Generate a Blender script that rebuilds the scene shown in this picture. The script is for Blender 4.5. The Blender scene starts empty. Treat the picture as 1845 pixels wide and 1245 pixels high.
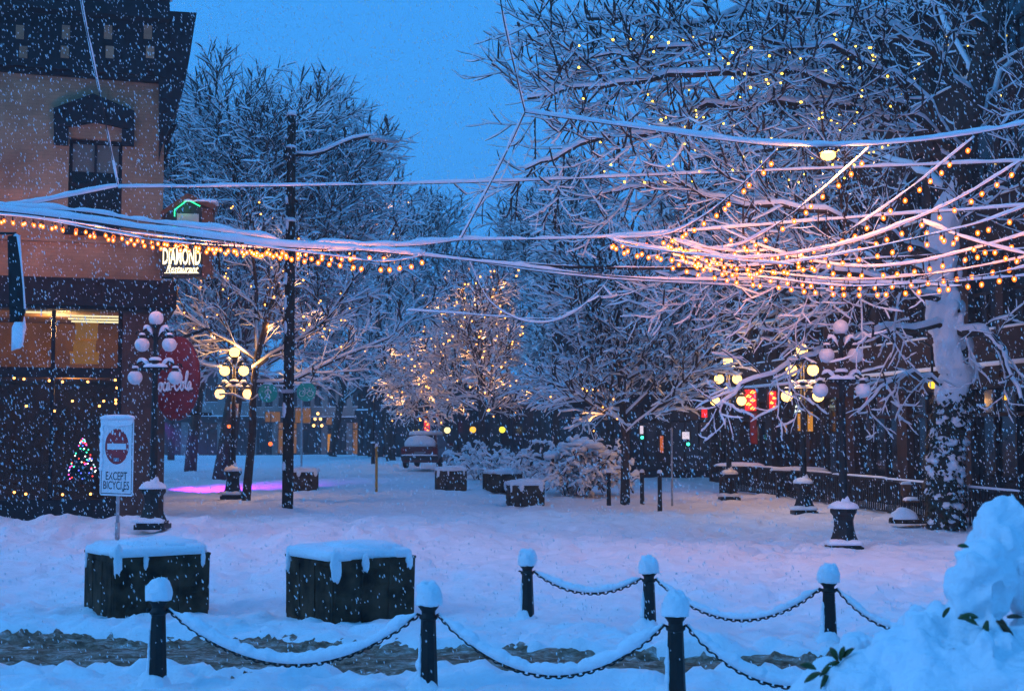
import bpy, math, random
import numpy as np
from mathutils import Vector, Matrix

# ------------------------------------------------------------------ camera, sky, light
SC = bpy.context.scene
COL = SC.collection
F, CX, CY, HORIZON = 2400.0, 922.5, 622.5, 775.0        # focal length and centre in photo pixels
CAMH = 2.3
TILT = math.atan((HORIZON - CY) / F)
cam_d = bpy.data.cameras.new('camera'); cam = bpy.data.objects.new('camera', cam_d); COL.objects.link(cam)
cam.location = (0, 0, CAMH); cam.rotation_euler = (math.pi/2 + TILT, 0, 0)
cam_d.sensor_width = 36; cam_d.lens = 36 * F / 1845; cam_d.clip_start = 0.1; cam_d.clip_end = 2000
cam_d.dof.use_dof = True; cam_d.dof.focus_distance = 25; cam_d.dof.aperture_fstop = 5.6
SC.camera = cam

W = bpy.data.worlds.new('World'); SC.world = W; W.use_nodes = True
nt = W.node_tree; nt.nodes.clear()
sky = nt.nodes.new('ShaderNodeTexSky'); sky.sky_type = 'NISHITA'; sky.sun_disc = False
sky.sun_elevation = math.radians(1.0); sky.sun_rotation = math.radians(200)
skm = nt.nodes.new('ShaderNodeMix'); skm.data_type = 'RGBA'
skm.inputs['Factor'].default_value = 0.97
nt.links.new(sky.outputs[0], skm.inputs[6])
skm.inputs[7].default_value = (0.50, 3.75, 10.2, 1)      # even dusk overcast
bg = nt.nodes.new('ShaderNodeBackground'); bg.inputs['Strength'].default_value = 0.1
out = nt.nodes.new('ShaderNodeOutputWorld')
nt.links.new(skm.outputs[2], bg.inputs['Color']); nt.links.new(bg.outputs[0], out.inputs['Surface'])

sun_d = bpy.data.lights.new('sun', 'SUN'); sun = bpy.data.objects.new('sun', sun_d); COL.objects.link(sun)
sun_d.energy = 0.85; sun_d.angle = math.radians(14); sun_d.color = (0.26, 0.55, 1.0)
sun.rotation_euler = (math.radians(20), math.radians(-58), 0)

SC.view_settings.view_transform = 'Standard'; SC.view_settings.look = 'None'
SC.view_settings.exposure = 0.0; SC.view_settings.gamma = 1.0
SC.view_settings.use_curve_mapping = False
cy = SC.cycles
cy.use_denoising = True
cy.use_adaptive_sampling = True; cy.adaptive_threshold = 0.04; cy.adaptive_min_samples = 12
cy.max_bounces = 4; cy.diffuse_bounces = 2; cy.glossy_bounces = 2; cy.transmission_bounces = 3
cy.transparent_max_bounces = 8; cy.volume_bounces = 0
cy.sample_clamp_indirect = 2.0; cy.caustics_reflective = False; cy.caustics_refractive = False

R = random.Random(7)
rad = math.radians

# ------------------------------------------------------------------ photo-to-place helpers
def ray(px, py):
    u = (px - CX) / F; v = (CY - py) / F
    return Vector((u, math.cos(TILT) - v*math.sin(TILT), math.sin(TILT) + v*math.cos(TILT)))
def P(px, py, Y):
    d = ray(px, py); k = Y / d.y
    return Vector((d.x*k, Y, CAMH + d.z*k))
_KY = [0, 18, 28, 45, 62, 88, 120, 160, 320]
_KL = [0, 0, .20, .22, .40, .58, .05, -.7, -2.5]
_KR = [0, 0, .03, .13, .20, .25, .0, -.7, -2.5]
def base_z(x, y):
    l = np.interp(y, _KY, _KL); r = np.interp(y, _KY, _KR)
    t = np.clip((np.asarray(x) + 2.0) / 7.0, 0, 1); t = t*t*(3 - 2*t)
    return l*(1 - t) + r*t
def G(px, py):
    """ground point seen at a photo pixel"""
    d = ray(px, py); lo = 6.0
    for i in range(1, 1600):
        y = 6 + i*0.1; k = y/d.y
        if CAMH + d.z*k < float(base_z(d.x*k, y)): break
    k = y/d.y
    return Vector((d.x*k, y, float(base_z(d.x*k, y))))
def GX(px, Y):
    x = (px - CX)/F * Y * 1.0
    return Vector((x, Y, float(base_z(x, Y))))

# vectorised value noise
def _h(ix, iy, s):
    n = (ix*374761393 + iy*668265263 + s*974634721) & 0x7fffffff
    n = ((n ^ (n >> 13)) * 1274126177) & 0x7fffffff
    n = ((n ^ (n >> 16)) * 668265263) & 0x7fffffff
    return (n ^ (n >> 15)) % 65536 / 65535.0
def vnoise(x, y, s=0):
    x = np.asarray(x, float); y = np.asarray(y, float)
    ix = np.floor(x).astype(np.int64); iy = np.floor(y).astype(np.int64)
    fx = x - ix; fy = y - iy
    fx = fx*fx*(3-2*fx); fy = fy*fy*(3-2*fy)
    a = _h(ix, iy, s); b = _h(ix+1, iy, s); c = _h(ix, iy+1, s); d = _h(ix+1, iy+1, s)
    return (a*(1-fx)+b*fx)*(1-fy) + (c*(1-fx)+d*fx)*fy
def fbm(x, y, o=4, s=0):
    t = 0; a = .5
    for i in range(o):
        t = t + a*(vnoise(x, y, s+i) - .5); x = np.asarray(x)*2.03+17.1; y = np.asarray(y)*2.03+5.3; a *= .5
    return t*2

# ------------------------------------------------------------------ materials
MATS = {}
def mat(name, col, rough=.7, metal=0, noise=0, nscale=8, bump=0, bscale=40, emit=None, estr=0, spec=.3, alpha=None):
    if name in MATS: return MATS[name]
    m = bpy.data.materials.new(name); m.use_nodes = True; n = m.node_tree; b = n.nodes['Principled BSDF']
    b.inputs['Base Color'].default_value = (*col, 1); b.inputs['Roughness'].default_value = rough
    b.inputs['Metallic'].default_value = metal; b.inputs['Specular IOR Level'].default_value = spec
    if noise or bump:
        tc = n.nodes.new('ShaderNodeTexCoord')
    if noise:
        t = n.nodes.new('ShaderNodeTexNoise'); t.inputs['Scale'].default_value = nscale; t.inputs['Detail'].default_value = 6
        n.links.new(tc.outputs['Object'], t.inputs['Vector'])
        r = n.nodes.new('ShaderNodeValToRGB'); r.color_ramp.elements[0].position = .3; r.color_ramp.elements[1].position = .7
        r.color_ramp.elements[0].color = (*[c*(1-noise) for c in col], 1); r.color_ramp.elements[1].color = (*[min(1, c*(1+noise)) for c in col], 1)
        n.links.new(t.outputs['Fac'], r.inputs['Fac']); n.links.new(r.outputs[0], b.inputs['Base Color'])
    if bump:
        t2 = n.nodes.new('ShaderNodeTexNoise'); t2.inputs['Scale'].default_value = bscale; t2.inputs['Detail'].default_value = 5
        n.links.new(tc.outputs['Object'], t2.inputs['Vector'])
        bp = n.nodes.new('ShaderNodeBump'); bp.inputs['Strength'].default_value = bump; bp.inputs['Distance'].default_value = .02
        n.links.new(t2.outputs['Fac'], bp.inputs['Height']); n.links.new(bp.outputs[0], b.inputs['Normal'])
    if emit:
        b.inputs['Emission Color'].default_value = (*emit, 1); b.inputs['Emission Strength'].default_value = estr
    MATS[name] = m
    return m
def glow(name, col, strength, clear=0.0):
    """lit glass: gives off light and lets the lamp inside shine through"""
    if name in MATS: return MATS[name]
    m = bpy.data.materials.new(name); m.use_nodes = True; n = m.node_tree; n.nodes.clear()
    o = n.nodes.new('ShaderNodeOutputMaterial'); e = n.nodes.new('ShaderNodeEmission')
    e.inputs[0].default_value = (*col, 1); e.inputs[1].default_value = strength
    if clear:
        t = n.nodes.new('ShaderNodeBsdfTransparent'); mx = n.nodes.new('ShaderNodeMixShader'); mx.inputs[0].default_value = 1 - clear
        n.links.new(t.outputs[0], mx.inputs[1]); n.links.new(e.outputs[0], mx.inputs[2]); n.links.new(mx.outputs[0], o.inputs[0])
    else: n.links.new(e.outputs[0], o.inputs[0])
    m.cycles.emission_sampling = 'NONE' if strength > 3.5 or clear else 'AUTO'
    MATS[name] = m
    return m
def pane_mat():
    m = bpy.data.materials.new('window_glass'); m.use_nodes = True; n = m.node_tree; n.nodes.clear()
    o = n.nodes.new('ShaderNodeOutputMaterial'); t = n.nodes.new('ShaderNodeBsdfTransparent'); g = n.nodes.new('ShaderNodeBsdfGlossy')
    t.inputs[0].default_value = (.85, .87, .85, 1); g.inputs['Roughness'].default_value = .04
    f = n.nodes.new('ShaderNodeFresnel'); f.inputs[0].default_value = 1.22; mx = n.nodes.new('ShaderNodeMixShader')
    n.links.new(f.outputs[0], mx.inputs[0]); n.links.new(t.outputs[0], mx.inputs[1]); n.links.new(g.outputs[0], mx.inputs[2]); n.links.new(mx.outputs[0], o.inputs[0])
    return m
SNOW = mat('snow', (.84, .86, .90), .75, noise=.05, nscale=3, bump=.9, bscale=22, spec=.12)
SNOWT = mat('twig_snow', (.84, .86, .90), .8, spec=.1)
BARK = mat('bark', (.045, .034, .028), .9, noise=.4, nscale=10, bump=.8, bscale=18)
TWIG = mat('twig_bark', (.035, .027, .024), .9)
IRON = mat('black_iron', (.012, .0115, .0115), .5, noise=.3, nscale=20, bump=.2, bscale=60, spec=.25)
GREEN_IRON = mat('dark_green_iron', (.012, .018, .016), .5, noise=.3, nscale=20, bump=.2)
WOODPOLE = mat('weathered_pole_wood', (.03, .022, .017), .9, noise=.5, nscale=6, bump=.8, bscale=30, spec=.08)
CONC = mat('dark_stained_planter', (.060, .036, .022), .9, noise=.75, nscale=4, bump=.5, bscale=25, spec=.06)
GLASS = pane_mat()
DARKGLASS = mat('dark_glass', (.01, .012, .016), .12, spec=.5)
WIRE = mat('black_cable', (.01, .01, .01), .6)
GALV = mat('galvanised_steel', (.38, .40, .43), .45, metal=.6, noise=.15, nscale=12)

# ------------------------------------------------------------------ mesh helpers
class MB:
    def __init__(s): s.v = []; s.f = []; s.m = []
    def add(s, vs, fs, mi=0):
        b = len(s.v); s.v += [tuple(v) for v in vs]; s.f += [tuple(b+i for i in f) for f in fs]; s.m += [mi]*len(fs); return s
    def box(s, c, d, rz=0, mi=0, taper=1.0):
        hx, hy, hz = d[0]/2, d[1]/2, d[2]/2; ca, sa = math.cos(rz), math.sin(rz); vs = []
        for z, k in ((-hz, 1), (hz, taper)):
            for x, y in ((-hx, -hy), (hx, -hy), (hx, hy), (-hx, hy)):
                x2, y2 = x*k, y*k
                vs.append((c[0]+x2*ca-y2*sa, c[1]+x2*sa+y2*ca, c[2]+z))
        return s.add(vs, [(0,3,2,1), (4,5,6,7), (0,1,5,4), (1,2,6,5), (2,3,7,6), (3,0,4,7)], mi)
    def tube(s, pts, r, n=8, mi=0, cap=True):
        pts = [Vector(p) for p in pts]; m = len(pts)
        if not hasattr(r, '__len__'): r = [r]*m
        vs = []; prev = None
        for i in range(m):
            t = (pts[min(i+1, m-1)] - pts[max(i-1, 0)])
            t = t.normalized() if t.length > 1e-9 else Vector((0, 0, 1))
            if prev is None:
                a = Vector((0, 0, 1)) if abs(t.z) < .9 else Vector((1, 0, 0))
                u = (a - t*a.dot(t)).normalized()
            else:
                u = (prev - t*prev.dot(t)).normalized()
            prev = u; w = t.cross(u)
            for k in range(n):
                a = 2*math.pi*k/n; vs.append(pts[i] + (u*math.cos(a) + w*math.sin(a))*r[i])
        fs = [(i*n+k, i*n+(k+1) % n, (i+1)*n+(k+1) % n, (i+1)*n+k) for i in range(m-1) for k in range(n)]
        if cap: fs += [tuple(range(n-1, -1, -1)), tuple(range((m-1)*n, m*n))]
        return s.add(vs, fs, mi)
    def lathe(s, prof, n=16, c=(0, 0, 0), mi=0):
        vs = []; m = len(prof)
        for r, z in prof:
            for k in range(n):
                a = 2*math.pi*k/n; vs.append((c[0]+r*math.cos(a), c[1]+r*math.sin(a), c[2]+z))
        fs = [(i*n+k, i*n+(k+1) % n, (i+1)*n+(k+1) % n, (i+1)*n+k) for i in range(m-1) for k in range(n)]
        fs += [tuple(range(n-1, -1, -1)), tuple(range((m-1)*n, m*n))]
        return s.add(vs, fs, mi)
    def ball(s, c, r, n=14, m=9, mi=0):
        if not hasattr(r, '__len__'): r = (r, r, r)
        vs = [(c[0], c[1], c[2]-r[2])]
        for i in range(1, m):
            a = -math.pi/2 + math.pi*i/m
            for k in range(n):
                b = 2*math.pi*k/n; vs.append((c[0]+r[0]*math.cos(a)*math.cos(b), c[1]+r[1]*math.cos(a)*math.sin(b), c[2]+r[2]*math.sin(a)))
        vs.append((c[0], c[1], c[2]+r[2])); t = len(vs)-1
        fs = [(0, 1+(k+1) % n, 1+k) for k in range(n)]
        fs += [(1+i*n+k, 1+i*n+(k+1) % n, 1+(i+1)*n+(k+1) % n, 1+(i+1)*n+k) for i in range(m-2) for k in range(n)]
        fs += [(1+(m-2)*n+k, 1+(m-2)*n+(k+1) % n, t) for k in range(n)]
        return s.add(vs, fs, mi)
    def super(s, c, a, e1=.4, e2=.4, n=28, m=14, rz=0, low=0.0, nz=.1, seed=0, mi=0):
        """lumpy rounded block: superellipsoid cut at height low (0 = flat through the middle)"""
        def pw(x, e): return math.copysign(abs(x)**e, x)
        ca, sa = math.cos(rz), math.sin(rz); vs = []
        for i in range(m+1):
            th = -math.pi/2*low + (math.pi/2 + math.pi/2*low)*i/m
            for k in range(n):
                ph = 2*math.pi*k/n
                x = a[0]*pw(math.cos(th), e1)*pw(math.cos(ph), e2); y = a[1]*pw(math.cos(th), e1)*pw(math.sin(ph), e2); z = a[2]*pw(math.sin(th), e1)
                q = 1 + nz*float(fbm(x*4/max(a)+seed*3.1+z*2/max(a), y*4/max(a)+seed*7.7, 3, seed))
                x *= q; y *= q; z *= q
                vs.append((c[0]+x*ca-y*sa, c[1]+x*sa+y*ca, c[2]+z))
        fs = [(i*n+k, i*n+(k+1) % n, (i+1)*n+(k+1) % n, (i+1)*n+k) for i in range(m) for k in range(n)]
        fs.append(tuple(range(n-1, -1, -1)))
        return s.add(vs, fs, mi)
    def poly(s, pts, off, mi=0):
        """flat outline pts extruded by vector off"""
        n = len(pts); o = Vector(off); pts = [Vector(p) for p in pts]
        return s.add(pts + [p+o for p in pts], [tuple(range(n)), tuple(range(2*n-1, n-1, -1))] + [(i, n+i, n+(i+1) % n, (i+1) % n) for i in range(n)], mi)
    def mesh(s, name, mats, smooth=False):
        me = bpy.data.meshes.new(name); me.from_pydata(s.v, [], s.f)
        for m in (mats if isinstance(mats, (list, tuple)) else [mats]): me.materials.append(m)
        if any(s.m): me.polygons.foreach_set('material_index', s.m)
        if smooth: me.polygons.foreach_set('use_smooth', [True]*len(s.f))
        me.update(); return me
    def build(s, name, mats, parent=None, smooth=False, loc=None, **kw):
        return obj(name, s.mesh(name, mats, smooth), parent, loc, **kw)
def obj(name, me, parent=None, loc=None, **props):
    o = bpy.data.objects.new(name, me); COL.objects.link(o)
    if parent is not None: o.parent = parent
    if loc is not None: o.location = loc
    for k, v in props.items(): o[k] = v
    return o
def thing(name, label, cat, loc=(0, 0, 0), rz=0, group=None, parent=None):
    o = bpy.data.objects.new(name, None); COL.objects.link(o); o.location = loc; o.rotation_euler = (0, 0, rz)
    o.empty_display_size = .2; o['label'] = label; o['category'] = cat
    if group: o['group'] = group
    return o
def lamp(name, parent, loc, power, col, r=.05):
    l = bpy.data.lights.new(name, 'POINT'); l.energy = power; l.color = col; l.shadow_soft_size = r
    o = bpy.data.objects.new(name, l); COL.objects.link(o); o.parent = parent; o.location = loc
    return o
def text_mesh(body, size, extrude=.01, shear=0, bold=0, align='CENTER', sx=1.0, spacing=1.0):
    c = bpy.data.curves.new('lettering', 'FONT'); c.body = body; c.size = size; c.extrude = extrude; c.shear = shear
    c.offset = bold; c.align_x = align; c.align_y = 'CENTER'; c.space_character = spacing; c.resolution_u = 3
    o = bpy.data.objects.new('lettering', c); COL.objects.link(o)
    dg = bpy.context.evaluated_depsgraph_get(); me = bpy.data.meshes.new_from_object(o.evaluated_get(dg))
    bpy.data.objects.remove(o); bpy.data.curves.remove(c)
    for v in me.vertices: v.co = (v.co.x*sx, -v.co.z, v.co.y)        # stand the letters up, facing -y
    return me
def grid_mesh(name, X, Y, Z, m):
    ny, nx = X.shape; co = np.stack([X, Y, Z], -1).reshape(-1, 3)
    i = np.arange(nx*ny).reshape(ny, nx)
    f = np.stack([i[:-1, :-1], i[:-1, 1:], i[1:, 1:], i[1:, :-1]], -1).reshape(-1, 4)
    return np_mesh(name, co, f, [m], smooth=True)
def np_mesh(name, co, quads, mats, mi=None, smooth=False):
    me = bpy.data.meshes.new(name); k = quads.shape[1]
    me.vertices.add(len(co)); me.vertices.foreach_set('co', co.astype(np.float32).ravel())
    me.loops.add(quads.size); me.loops.foreach_set('vertex_index', quads.astype(np.int32).ravel())
    me.polygons.add(len(quads)); me.polygons.foreach_set('loop_start', np.arange(0, quads.size, k, dtype=np.int32))
    for m in mats: me.materials.append(m)
    if mi is not None: me.polygons.foreach_set('material_index', mi.astype(np.int32))
    me.polygons.foreach_set('use_smooth', np.full(len(quads), smooth))
    me.update(calc_edges=True); me.validate(); return me

# ------------------------------------------------------------------ ground and road
def road_c(x): return 14.35 - .117*(x + 5.6)
def road_hw(x): return np.clip(1.05 - .058*(x + 5.9), .42, 1.5)
def snow_z(x, y, fine=True):
    z = base_z(x, y) + .10*fbm(x*.35, y*.35, 3, 3) * np.clip((y-10)/12, .35, 1)
    d = np.abs(y - road_c(x))/road_hw(x) + .22*fbm(x*2.2, y*2.2, 3, 9)
    m = np.clip((1.25 - d)/.35, 0, 1); m = m*m*(3-2*m)
    edge = np.exp(-((d-1.5)/.5)**2)
    z = z - .16*m + edge*(.02 + .20*np.abs(fbm(x*4.5, y*4.5, 3, 21)))
    # trampled, ploughed snow in front of the corner building and by the pole
    tr = np.clip(1 - np.abs(y - 27)/7, 0, 1) * np.clip((0.5 - x)/3, 0, 1)
    z = z + tr*.32*fbm(x*1.6, y*1.1, 4, 33)
    bank = np.exp(-((y-29.6)/.9)**2) * np.clip((-5.8 - x)/3.0, 0, 1)
    z = z + bank*(.12 + .10*fbm(x*1.5, y*1.5, 3, 41))
    if fine:
        z = z + .10*fbm(x*1.9, y*1.9, 3, 51) + .085*fbm(x*5, y*5, 3, 61)*np.clip((40-y)/20, 0, 1)
        for cx, sl, wd, sd in ((-3.2, .16, .5, 5), (1.0, -.10, .45, 8), (4.6, .08, .55, 13), (-6.2, .05, .4, 17)):      # trodden lines of footprints
            dd = (x - cx - sl*(y-24) - .5*np.sin(y*.33+cx)); w_ = np.exp(-(dd/wd)**2)*np.clip((y-16.5)/2, 0, 1)*np.clip((52-y)/8, 0, 1)
            z = z - w_*(.03 + .22*np.clip(vnoise(x*2.9, y*2.2, sd)-.42, 0, 1))
        foot = vnoise(x*2.4, y*1.7, 77); z = z - .08*np.clip((foot-.72)/.15, 0, 1)*np.clip((y-15)/4, 0, 1)*np.clip((44-y)/10, 0, 1)
    return z
xs = np.concatenate([[-300, -180, -110, -70, -48, -34, -26, -21, -18], np.arange(-16, 16, .075), [16.5, 18, 21, 26, 34, 48, 70, 110, 180, 300]])
ys = [-60, -30, -10, 2, 6, 8]; y = 9.0
while y < 62: ys.append(y); y += .04 + max(0, (y-12))*.0065
while y < 320: ys.append(y); y *= 1.05
X, Y = np.meshgrid(xs, np.array(ys))
gr = obj('ground', grid_mesh('ground', X, Y, snow_z(X, Y), SNOW), kind='structure')
def gz(x, y): return float(snow_z(np.array([x]), np.array([y]), False)[0])

slush = mat('slush', (.10, .075, .065), .8, spec=.1)
def slush_nodes():
    n = slush.node_tree; b = n.nodes['Principled BSDF']; tc = n.nodes.new('ShaderNodeTexCoord')
    mp = n.nodes.new('ShaderNodeMapping'); mp.inputs['Rotation'].default_value = (0, 0, rad(9)); mp.inputs['Scale'].default_value = (1.5, 3.0, 1)
    t = n.nodes.new('ShaderNodeTexNoise'); t.inputs['Scale'].default_value = 2.6; t.inputs['Detail'].default_value = 12; t.inputs['Roughness'].default_value = .78
    r = n.nodes.new('ShaderNodeValToRGB'); e = r.color_ramp.elements
    e[0].position = .34; e[0].color = (.045, .028, .02, 1); e[1].position = .70; e[1].color = (.75, .75, .78, 1)
    q = e.new(.47); q.color = (.20, .115, .075, 1); q = e.new(.56); q.color = (.36, .27, .22, 1)
    n.links.new(tc.outputs['Object'], mp.inputs['Vector']); n.links.new(mp.outputs[0], t.inputs['Vector'])
    n.links.new(t.outputs['Fac'], r.inputs[0]); n.links.new(r.outputs[0], b.inputs['Base Color'])
    bp = n.nodes.new('ShaderNodeBump'); bp.inputs['Strength'].default_value = .9; bp.inputs['Distance'].default_value = .04
    t2 = n.nodes.new('ShaderNodeTexNoise'); t2.inputs['Scale'].default_value = 14; t2.inputs['Detail'].default_value = 5
    n.links.new(tc.outputs['Object'], t2.inputs['Vector']); n.links.new(t2.outputs['Fac'], bp.inputs['Height']); n.links.new(bp.outputs[0], b.inputs['Normal'])
slush_nodes()
rx = np.arange(-9, 9, .04); rt = np.linspace(-1.6, 1.6, 90)
RX, RT = np.meshgrid(rx, rt); RY = road_c(RX) + RT*road_hw(RX)
RZ = base_z(RX, RY) - .07 + .035*fbm(RX*2.6, RY*5, 4, 5) + .12*np.clip(fbm(RX*11, RY*11, 2, 8), 0, 1)*np.clip(np.abs(RT)*1.6-.35, .12, 1) + .035*np.cos(RT*5.2)
road = obj('road', grid_mesh('road', RX, RY, RZ, slush), kind='structure')

# ------------------------------------------------------------------ facade helper
class Facade:
    """upright wall plane: a pixel gives (s along the wall, z); boxes are laid on it with depth d (out of the wall is negative)"""
    def __init__(s, A, B):
        s.o = Vector((A[0], A[1], 0)); b = Vector((B[0], B[1], 0)); s.L = (b-s.o).length; s.t = (b-s.o)/s.L
        s.n = Vector((s.t.y, -s.t.x, 0))                 # towards the viewer for walls running left to right
        s.rz = math.atan2(s.t.y, s.t.x)
    def uv(s, px, py):
        d = ray(px, py); c = Vector((0, 0, CAMH))
        k = (s.o - c).dot(s.n)/d.dot(s.n); q = c + d*k
        return (q - s.o).dot(s.t), q.z
def fbox(mb, u0, u1, z0, z1, d0, d1, mi=0):
    """box in facade coordinates: x = along, y = depth (negative comes out of the wall), z = up"""
    return mb.box(((u0+u1)/2, (d0+d1)/2, (z0+z1)/2), (abs(u1-u0), abs(d1-d0), abs(z1-z0)), 0, mi)

# ------------------------------------------------------------------ the corner building on the left
brick_tan = mat('tan_painted_brick', (.36, .21, .115), .9, noise=.32, nscale=1.1, bump=.4, bscale=30)
def brick_lines(m):
    n = m.node_tree; b = n.nodes['Principled BSDF']; src = b.inputs['Base Color'].links[0].from_socket
    tc = n.nodes.new('ShaderNodeTexCoord'); mp = n.nodes.new('ShaderNodeMapping'); mp.inputs['Rotation'].default_value = (rad(90), 0, 0)
    k = n.nodes.new('ShaderNodeTexBrick'); k.inputs['Scale'].default_value = 1; k.inputs['Brick Width'].default_value = .24; k.inputs['Row Height'].default_value = .085; k.inputs['Mortar Size'].default_value = .009
    k.inputs['Color1'].default_value = (1, 1, 1, 1); k.inputs['Color2'].default_value = (.72, .70, .68, 1); k.inputs['Mortar'].default_value = (.5, .5, .5, 1)
    mx = n.nodes.new('ShaderNodeMix'); mx.data_type = 'RGBA'; mx.blend_type = 'MULTIPLY'; mx.inputs['Factor'].default_value = .35
    n.links.new(tc.outputs['Object'], mp.inputs[0]); n.links.new(mp.outputs[0], k.inputs[0]); n.links.new(src, mx.inputs[6]); n.links.new(k.outputs['Color'], mx.inputs[7]); n.links.new(mx.outputs[2], b.inputs['Base Color'])
brick_lines(brick_tan)
brick_brown = mat('brown_brick', (.085, .042, .03), .9, noise=.35, nscale=4, bump=.5, bscale=25)
paint_dark = mat('dark_blue_paint', (.016, .015, .018), .7, noise=.3, nscale=6, spec=.1)
room_wall = mat('shop_wall', (.16, .085, .04), .8, noise=.5, nscale=1.2)
AL = P(-120, 900, 30.3); AR = P(285, 900, 31.75)
fa = Facade(AL, AR); U = fa.uv
root = thing('corner_building', 'tan painted brick corner building with dark cornice and lit shopfront', 'building', (AL.x, AL.y, 0), fa.rz)
zt = U(285, 28)[1]; uR = fa.L
u_w0, z_wt = U(125, 248); u_w1, z_wb = U(218, 418)
zc0 = U(200, 138)[1]; zs1 = U(250, 508)[1]; zs0 = U(250, 556)[1]; u_p = U(219, 700)[0]
w = MB()
fbox(w, 0, u_w0, zs0, zt, 0, .45); fbox(w, u_w1, uR, zs0, zt, 0, .45)
fbox(w, u_w0, u_w1, zs0, z_wb, 0, .45); fbox(w, u_w0, u_w1, z_wt, zt, 0, .45)
w.build('wall', brick_tan, root)
w = MB(); fbox(w, uR-.45, uR-.002, 0, zt-.02, .45, 16); fbox(w, 0, uR-.46, 3, zt-.02, 15, 16); fbox(w, 0, .4, 0, zt, .46, 15); w.build('side_wall', brick_brown, root)
w = MB(); fbox(w, u_p, uR+.12, -.2, zs0, -.05, .5); w.build('pier', brick_brown, root)
# window with hood
w = MB(); fbox(w, u_w0, u_w1, z_wb, z_wt, .22, .235); w.build('pane', GLASS, root); w = MB(); fbox(w, u_w0, u_w1, z_wb, z_wt, .44, .46); w.build('dark_backing', paint_dark, root)  # dark sheet behind the pane stands in for the unlit room
fr = MB()
for a, b in ((u_w0, u_w0+.07), (u_w1-.07, u_w1), ((u_w0+u_w1)/2-.03, (u_w0+u_w1)/2+.03)): fbox(fr, a, b, z_wb, z_wt, .14, .215)
zm = (z_wb+z_wt)/2
for a, b in ((z_wb, z_wb+.08), (zm-.04, zm+.04), (z_wt-.08, z_wt)): fbox(fr, u_w0+.071, u_w1-.071, a, b, .15, .212)
fr.build('window_frame', paint_dark, root)
hood = MB()
def fpt(px, py, d=0): a, b = U(px, py); return Vector((a, d, b))
hood.poly([fpt(97, 198, -.18), fpt(168, 172, -.18), fpt(242, 203, -.18), fpt(242, 238, -.18), fpt(200, 228, -.18), fpt(170, 222, -.18), fpt(140, 228, -.18), fpt(97, 234, -.18)], (0, .178, 0))
a0, b0 = U(97, 262); a1, b1 = U(124, 233); fbox(hood, a0, a1, b0, b1-.003, -.16, -.002)
a0, b0 = U(219, 264); a1, b1 = U(242, 236); fbox(hood, a0, a1, b0, b1-.003, -.16, -.002)
hood.build('window_hood', paint_dark, root)
bl = MB(); fbox(bl, u_w0+.08, u_w1-.08, z_wt-.75, z_wt-.09, .262, .27); bl.build('blind', mat('pale_blind', (.35, .30, .25), .9), root)
sl = MB(); fbox(sl, u_w0-.1, u_w1+.1, z_wb-.12, z_wb-.003, -.14, .1); sl.build('window_sill', paint_dark, root)
# cornice: frieze, panels, cove returning along the side street
w = MB(); fbox(w, 0, uR, zc0, zt, -.35, -.003); fbox(w, 0, uR+.05, zt-.3, zt+.25, -.75, -.352); fbox(w, 0, uR, zc0-.1, zc0-.003, -.2, -.003); w.build('cornice', paint_dark, root)
for r_, (py0, py1, pxs) in enumerate(((55, 78, (30, 112, 187, 258)), (92, 112, (36, 110, 190, 262)))):
    for px in pxs:
        a, b = U(px, py1); c, d = U(px+15, py0); p = MB(); fbox(p, a, c, b, d, -.38, -.353); p.build('frieze_panel', brick_tan, root)
cove = MB()
prof = [(286, 292), (291, 268), (300, 245), (312, 215), (323, 185), (333, 150), (341, 105), (348, 60), (353, 30), (286, 26)]
cove.poly([fpt(x, y_, -.3) for x, y_ in prof], (0, 12, 0)); cove.build('side_cornice', paint_dark, root)
for k in range(5):
    b_ = MB(); b_.poly([fpt(x+2, y_+4, -.32 + k*.0) + Vector((0, .6+k*2.2, 0)) for x, y_ in [(286, 300), (294, 272), (318, 215), (286, 215)]], (0, .35, 0)); b_.build('bracket', paint_dark, root)
cr = MB(); fbox(cr, 0, uR+.02, U(200, 440)[1], U(200, 434)[1], -.08, -.003); cr.build('belt_course', brick_tan, root)
sn = MB(); sn.super(((uR+.05)/2, -.6, zt+.24), ((uR+.1)/2, .28, .16), .3, .2, 40, 6, nz=.05, seed=4); sn.build('cornice_snow', SNOW, root, True)
# shopfront
sc_ = MB(); fbox(sc_, 0, uR+.33, zs0, zs1, -.45, -.003); fbox(sc_, 0, uR+.2, zs0-.08, zs0-.002, -.3, .4); fbox(sc_, uR-.01, uR+.33, zs0, zs1, .0, 10); sc_.build('shop_cornice', paint_dark, root)
zb0 = U(100, 680)[1]; zb1 = U(100, 662)[1]; zst = U(100, 900)[1]
fr = MB(); fbox(fr, 0, u_p-.002, zb0, zb1, -.02, .2); fbox(fr, 0, u_p-.002, -.1, zst, -.03, .25)
um = U(94, 700)[0]
fbox(fr, um-.045, um+.045, zst+.003, zb0-.003, .02, .16); fbox(fr, um-.045, um+.045, zb1+.003, zs0-.09, .02, .16)
fbox(fr, u_p-.1, u_p-.003, zst+.003, zb0-.003, .0, .2); fbox(fr, u_p-.1, u_p-.003, zb1+.003, zs0-.09, .0, .2)
fr.build('shopfront_frame', paint_dark, root)
for a, b in ((0.02, um-.05), (um+.05, u_p-.11)):
    for c, d in ((zst+.01, zb0-.01), (zb1+.01, zs0-.1)):
        g = MB(); fbox(g, a, b, c, d, .1, .112); g.build('pane', GLASS, root)
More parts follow.
